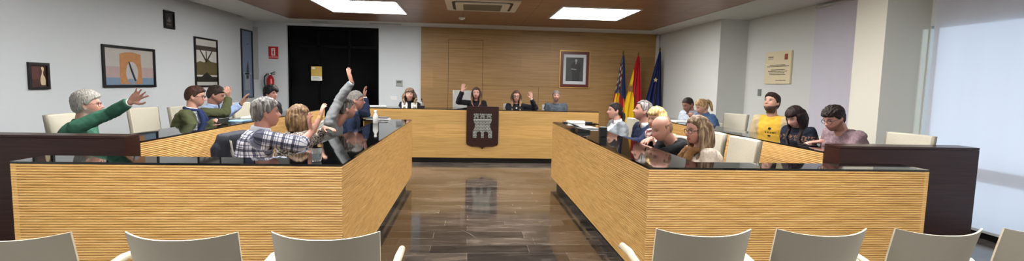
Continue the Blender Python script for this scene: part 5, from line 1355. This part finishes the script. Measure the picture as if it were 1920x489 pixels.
# presiding desk
def x_cb(c):
    m = MB()
    for sx in (-1, 1):
        m.tube([c['N']+c['right']*sx*.05+c['fwd']*.06+Vector((0, 0, .01)), c['N']+c['right']*sx*.05+c['fwd']*.125-Vector((0, 0, .1)), c['N']+c['right']*sx*.045+c['fwd']*.14-Vector((0, 0, .25))], [.014, .02, .02], 8)
    cloth_part('fleece_trim', m, c['t'], (226, 222, 216), .008)
person('curlyblonde', 'woman with long frizzy blonde hair in a white waistcoat over black sleeves', (204, 150, 128), dict(style='curlylong', len=.10, front=.05, thick=.02, vol=.012, open=62, wave=.014, wfreq=16, wide=.045, tips=(166, 142, 116), samp=.014, strand=(75, 75, 60)), (96, 76, 62),
       dict(part='white_waistcoat', col=(206, 204, 200), collar='roll', collar_col=(18, 18, 20), paint=p_vest), vox=.008, fem=1, extras=x_cb)
def x_my(c):
    m = MB()
    pts = []
    for q in range(17):
        a = math.radians(-100+200*q/16); pts.append(c['N']+c['right']*.075*math.sin(a)+c['fwd']*(.05+.07*math.cos(a*.5))-Vector((0, 0, .02+.10*math.cos(a*.9)**2)))
    m.tube(pts, .004, 6)
    for q in range(2, 15): m.ell(pts[q], .008, .008, .008, n=8, m=6)
    obj('necklace', m, mat('rose_necklace', srgb(196, 130, 120), .3), c['t'], smooth=True)
person('mayor', 'woman with long brown hair in black raising her hand above the castle shield', (206, 146, 126), dict(style='long', len=.12, front=.074, thick=.012, vol=.004, open=48, wave=.004, wide=.012, part=.0, tips=(140, 106, 80)), (62, 42, 34),
       dict(part='black_sweater', col=(26, 24, 28), collar='crew'), vox=.0075, fem=1, palms={'R': F3(268, 0)}, curl={'R': .08}, extras=x_my)
def x_gw(c):
    m = MB(); m.tube([c['N']+c['fwd']*.12-Vector((0, 0, .05)), c['N']+c['fwd']*.14-Vector((0, 0, .13)), c['N']+c['fwd']*.14-Vector((0, 0, .22))], [.014, .02, .024], 8); cloth_part('white_blouse_front', m, c['t'], (226, 222, 216), .008)
    watch(c, 'L', (206, 206, 200), .96)
person('glasseswoman', 'woman in dark glasses and a black jacket raising her left hand at the presiding desk', (196, 138, 116), dict(style='long', len=.10, front=.074, thick=.012, vol=.004, open=46, wave=.005, wide=.014, tips=(176, 146, 112)), (70, 48, 36),
       dict(part='black_jacket', col=(26, 26, 32), collar='crew'), vox=.0075, fem=1, glasses=('black', .0036), palms={'L': F3(268, 0)}, curl={'L': .05}, extras=x_gw)
person('darkgreyman', 'man with short grey hair in a dark grey sweater, rightmost at the presiding desk', (168, 118, 96), dict(style='short', front=.054, thick=.006, nape=-.07), (84, 78, 74),
       dict(part='dark_grey_sweater', col=(62, 68, 74), collar='crew'), vox=.008, beard=((110, 100, 94), .25))
# right inner row
def x_gb(c):
    m = MB(); b = c['N']+c['fwd']*.13-Vector((0, 0, .14))
    m.ell(b+c['right']*.03, .035, .018, .026, c['right'], c['fwd'], c['up']); m.ell(b-c['right']*.03, .035, .018, .026, c['right'], c['fwd'], c['up']); m.tube([b, b-Vector((0, 0, .09))+c['right']*.02], [.012, .016], 8); m.tube([b, b-Vector((0, 0, .09))-c['right']*.02], [.012, .016], 8)
    cloth_part('black_bow', m, c['t'], (18, 18, 22))
person('greyblazer', 'woman with dark hair tied back in a light grey blazer, farthest in the right desk', (208, 150, 128), dict(style='lowtail', front=.064, thick=.008, nape=-.08), (34, 24, 24),
       dict(part='grey_blazer', col=(136, 142, 148), collar='shirt', collar_col=(214, 216, 218), paint=p_vfront((212, 214, 216), .3, .07)), vox=.006, fem=1, extras=x_gb)
person('navysuit', 'grey haired man with head raised in a navy sweater over a white shirt collar', (196, 136, 114), dict(style='short', front=.068, thick=.012, nape=-.085, recede=.02, streak=(128, 124, 120)), (78, 72, 70),
       dict(part='navy_sweater', col=(32, 40, 66), collar='shirt', collar_col=(222, 224, 228)), vox=.006, palms={'L': F3(200, -.3)}, curl={'L': .5}, belly=.02)
person('blonde', 'blonde woman in a pale red and white check shirt, half hidden behind the bald man', (206, 150, 126), dict(style='bob', len=.01, front=.05, thick=.016, vol=.01, open=48, wave=.006, wide=.01, streak=(206, 180, 130)), (156, 124, 80),
       dict(part='check_shirt', col=(222, 206, 198), collar='shirt', collar_col=(224, 206, 200), paint=p_checks([(150, 92, 92), (170, 110, 104), (120, 66, 70)])), vox=.0065, fem=1)
person('bald', 'balding man in black leaning forward over the right desk with clasped hands', (204, 142, 116), dict(style='buzzbald', front=.075, thick=.007, nape=-.08, rough=.12), (132, 102, 84),
       dict(part='black_sweater', col=(20, 21, 25), collar='none'), vox=.006, palms={'L': F3(100, -.3)}, curl={'L': .6}, brow=(120, 90, 70), belly=.01)
def x_lh(c):
    N_, fwd, right = c['N'], c['fwd'], c['right']; m = MB()
    pts = [N_+fwd*(.075*math.cos(a)+.01)+right*(.085*math.sin(a))+Vector((0, 0, .01-.02*math.cos(a))) for a in [q*2*math.pi/18 for q in range(18)]]
    m.tube(pts, .026, 10, closed=True)
    for sx, L_ in ((-.04, .34), (.045, .30)):
        m.tube([N_+fwd*.085+right*sx, N_+fwd*.14+right*sx*1.2-Vector((0, 0, .08)), N_+fwd*.16+right*sx*1.4-Vector((0, 0, .18)), N_+fwd*.17+right*sx*1.8-Vector((0, 0, L_))], [.03, .036, .038, .034], 12)
    cloth_part('brown_scarf', m, c['t'], (118, 84, 52), .0065, 2, .006)
person('longhair', 'woman with long fair hair, glasses, cream sweater and brown scarf at the right desk', (208, 142, 118), dict(style='long', len=.20, front=.072, thick=.012, vol=.003, open=58, wave=.006, wide=.016, streak=(158, 136, 108)), (98, 76, 58),
       dict(part='cream_sweater', col=(218, 204, 188), collar='crew', paint=p_pattern(0, (200, 182, 164), 140, 140, .2)), vox=.006, fem=1, glasses=('black', .0025), extras=x_lh)
# right outer row
person('buzz', 'man with cropped dark hair in a pale shirt resting his chin on his hand', (176, 116, 90), dict(style='short', front=.066, thick=.006, nape=-.06), (42, 34, 30),
       dict(part='pale_shirt', col=(172, 180, 190), collar='shirt', collar_col=(184, 190, 198)), vox=.0075, palms={'L': F3(20, .6)}, curl={'L': .7})
person('ponytail', 'woman with a blonde ponytail in a denim blue shirt looking down', (206, 150, 120), dict(style='ponytail', front=.060, thick=.010, vol=.004, nape=-.09, streak=(180, 152, 110)), (138, 108, 74),
       dict(part='denim_shirt', col=(74, 100, 136), collar='shirt', collar_col=(80, 106, 142)), vox=.0075, fem=1)
person('yellow', 'bearded man in a beige and yellow sweatshirt with his head tilted back', (196, 140, 112), dict(style='short', front=.062, thick=.013, quiff=.014, nape=-.07), (38, 26, 22),
       dict(part='yellow_sweatshirt', col=(172, 154, 122), collar='crew', collar_col=(198, 156, 56), paint=p_yellow), vox=.006, beard=((44, 28, 22), .9))
person('darkhair', 'woman with long dark brown hair in a dark patterned sweater looking down', (214, 160, 140), dict(style='long', len=.18, front=.045, thick=.012, vol=.004, open=50, wave=.003, wide=.01, fringe=1), (30, 18, 18),
       dict(part='patterned_sweater', col=(22, 26, 38), collar='crew', paint=lambda c: mixm(c['C'], (np.array([noise.noise(Vector(p)*70) for p in c['P']]) > .12) & (-c['lz'] > .07) & (-c['lz'] < .16), (124, 92, 72))), vox=.006, fem=1)
person('mauve', 'dark haired man in glasses and a mauve sweater leaning over the right side desk', (206, 142, 120), dict(style='short', front=.050, thick=.014, vol=.006, nape=-.085, swept=1, rough=.5), (34, 26, 24),
       dict(part='mauve_sweater', col=(122, 100, 106), collar='none', paint=p_pattern(0, (140, 120, 124), 60, 200, .1)), vox=.006, glasses=('black', .0025), beard=((96, 66, 54), .6), belly=.03)
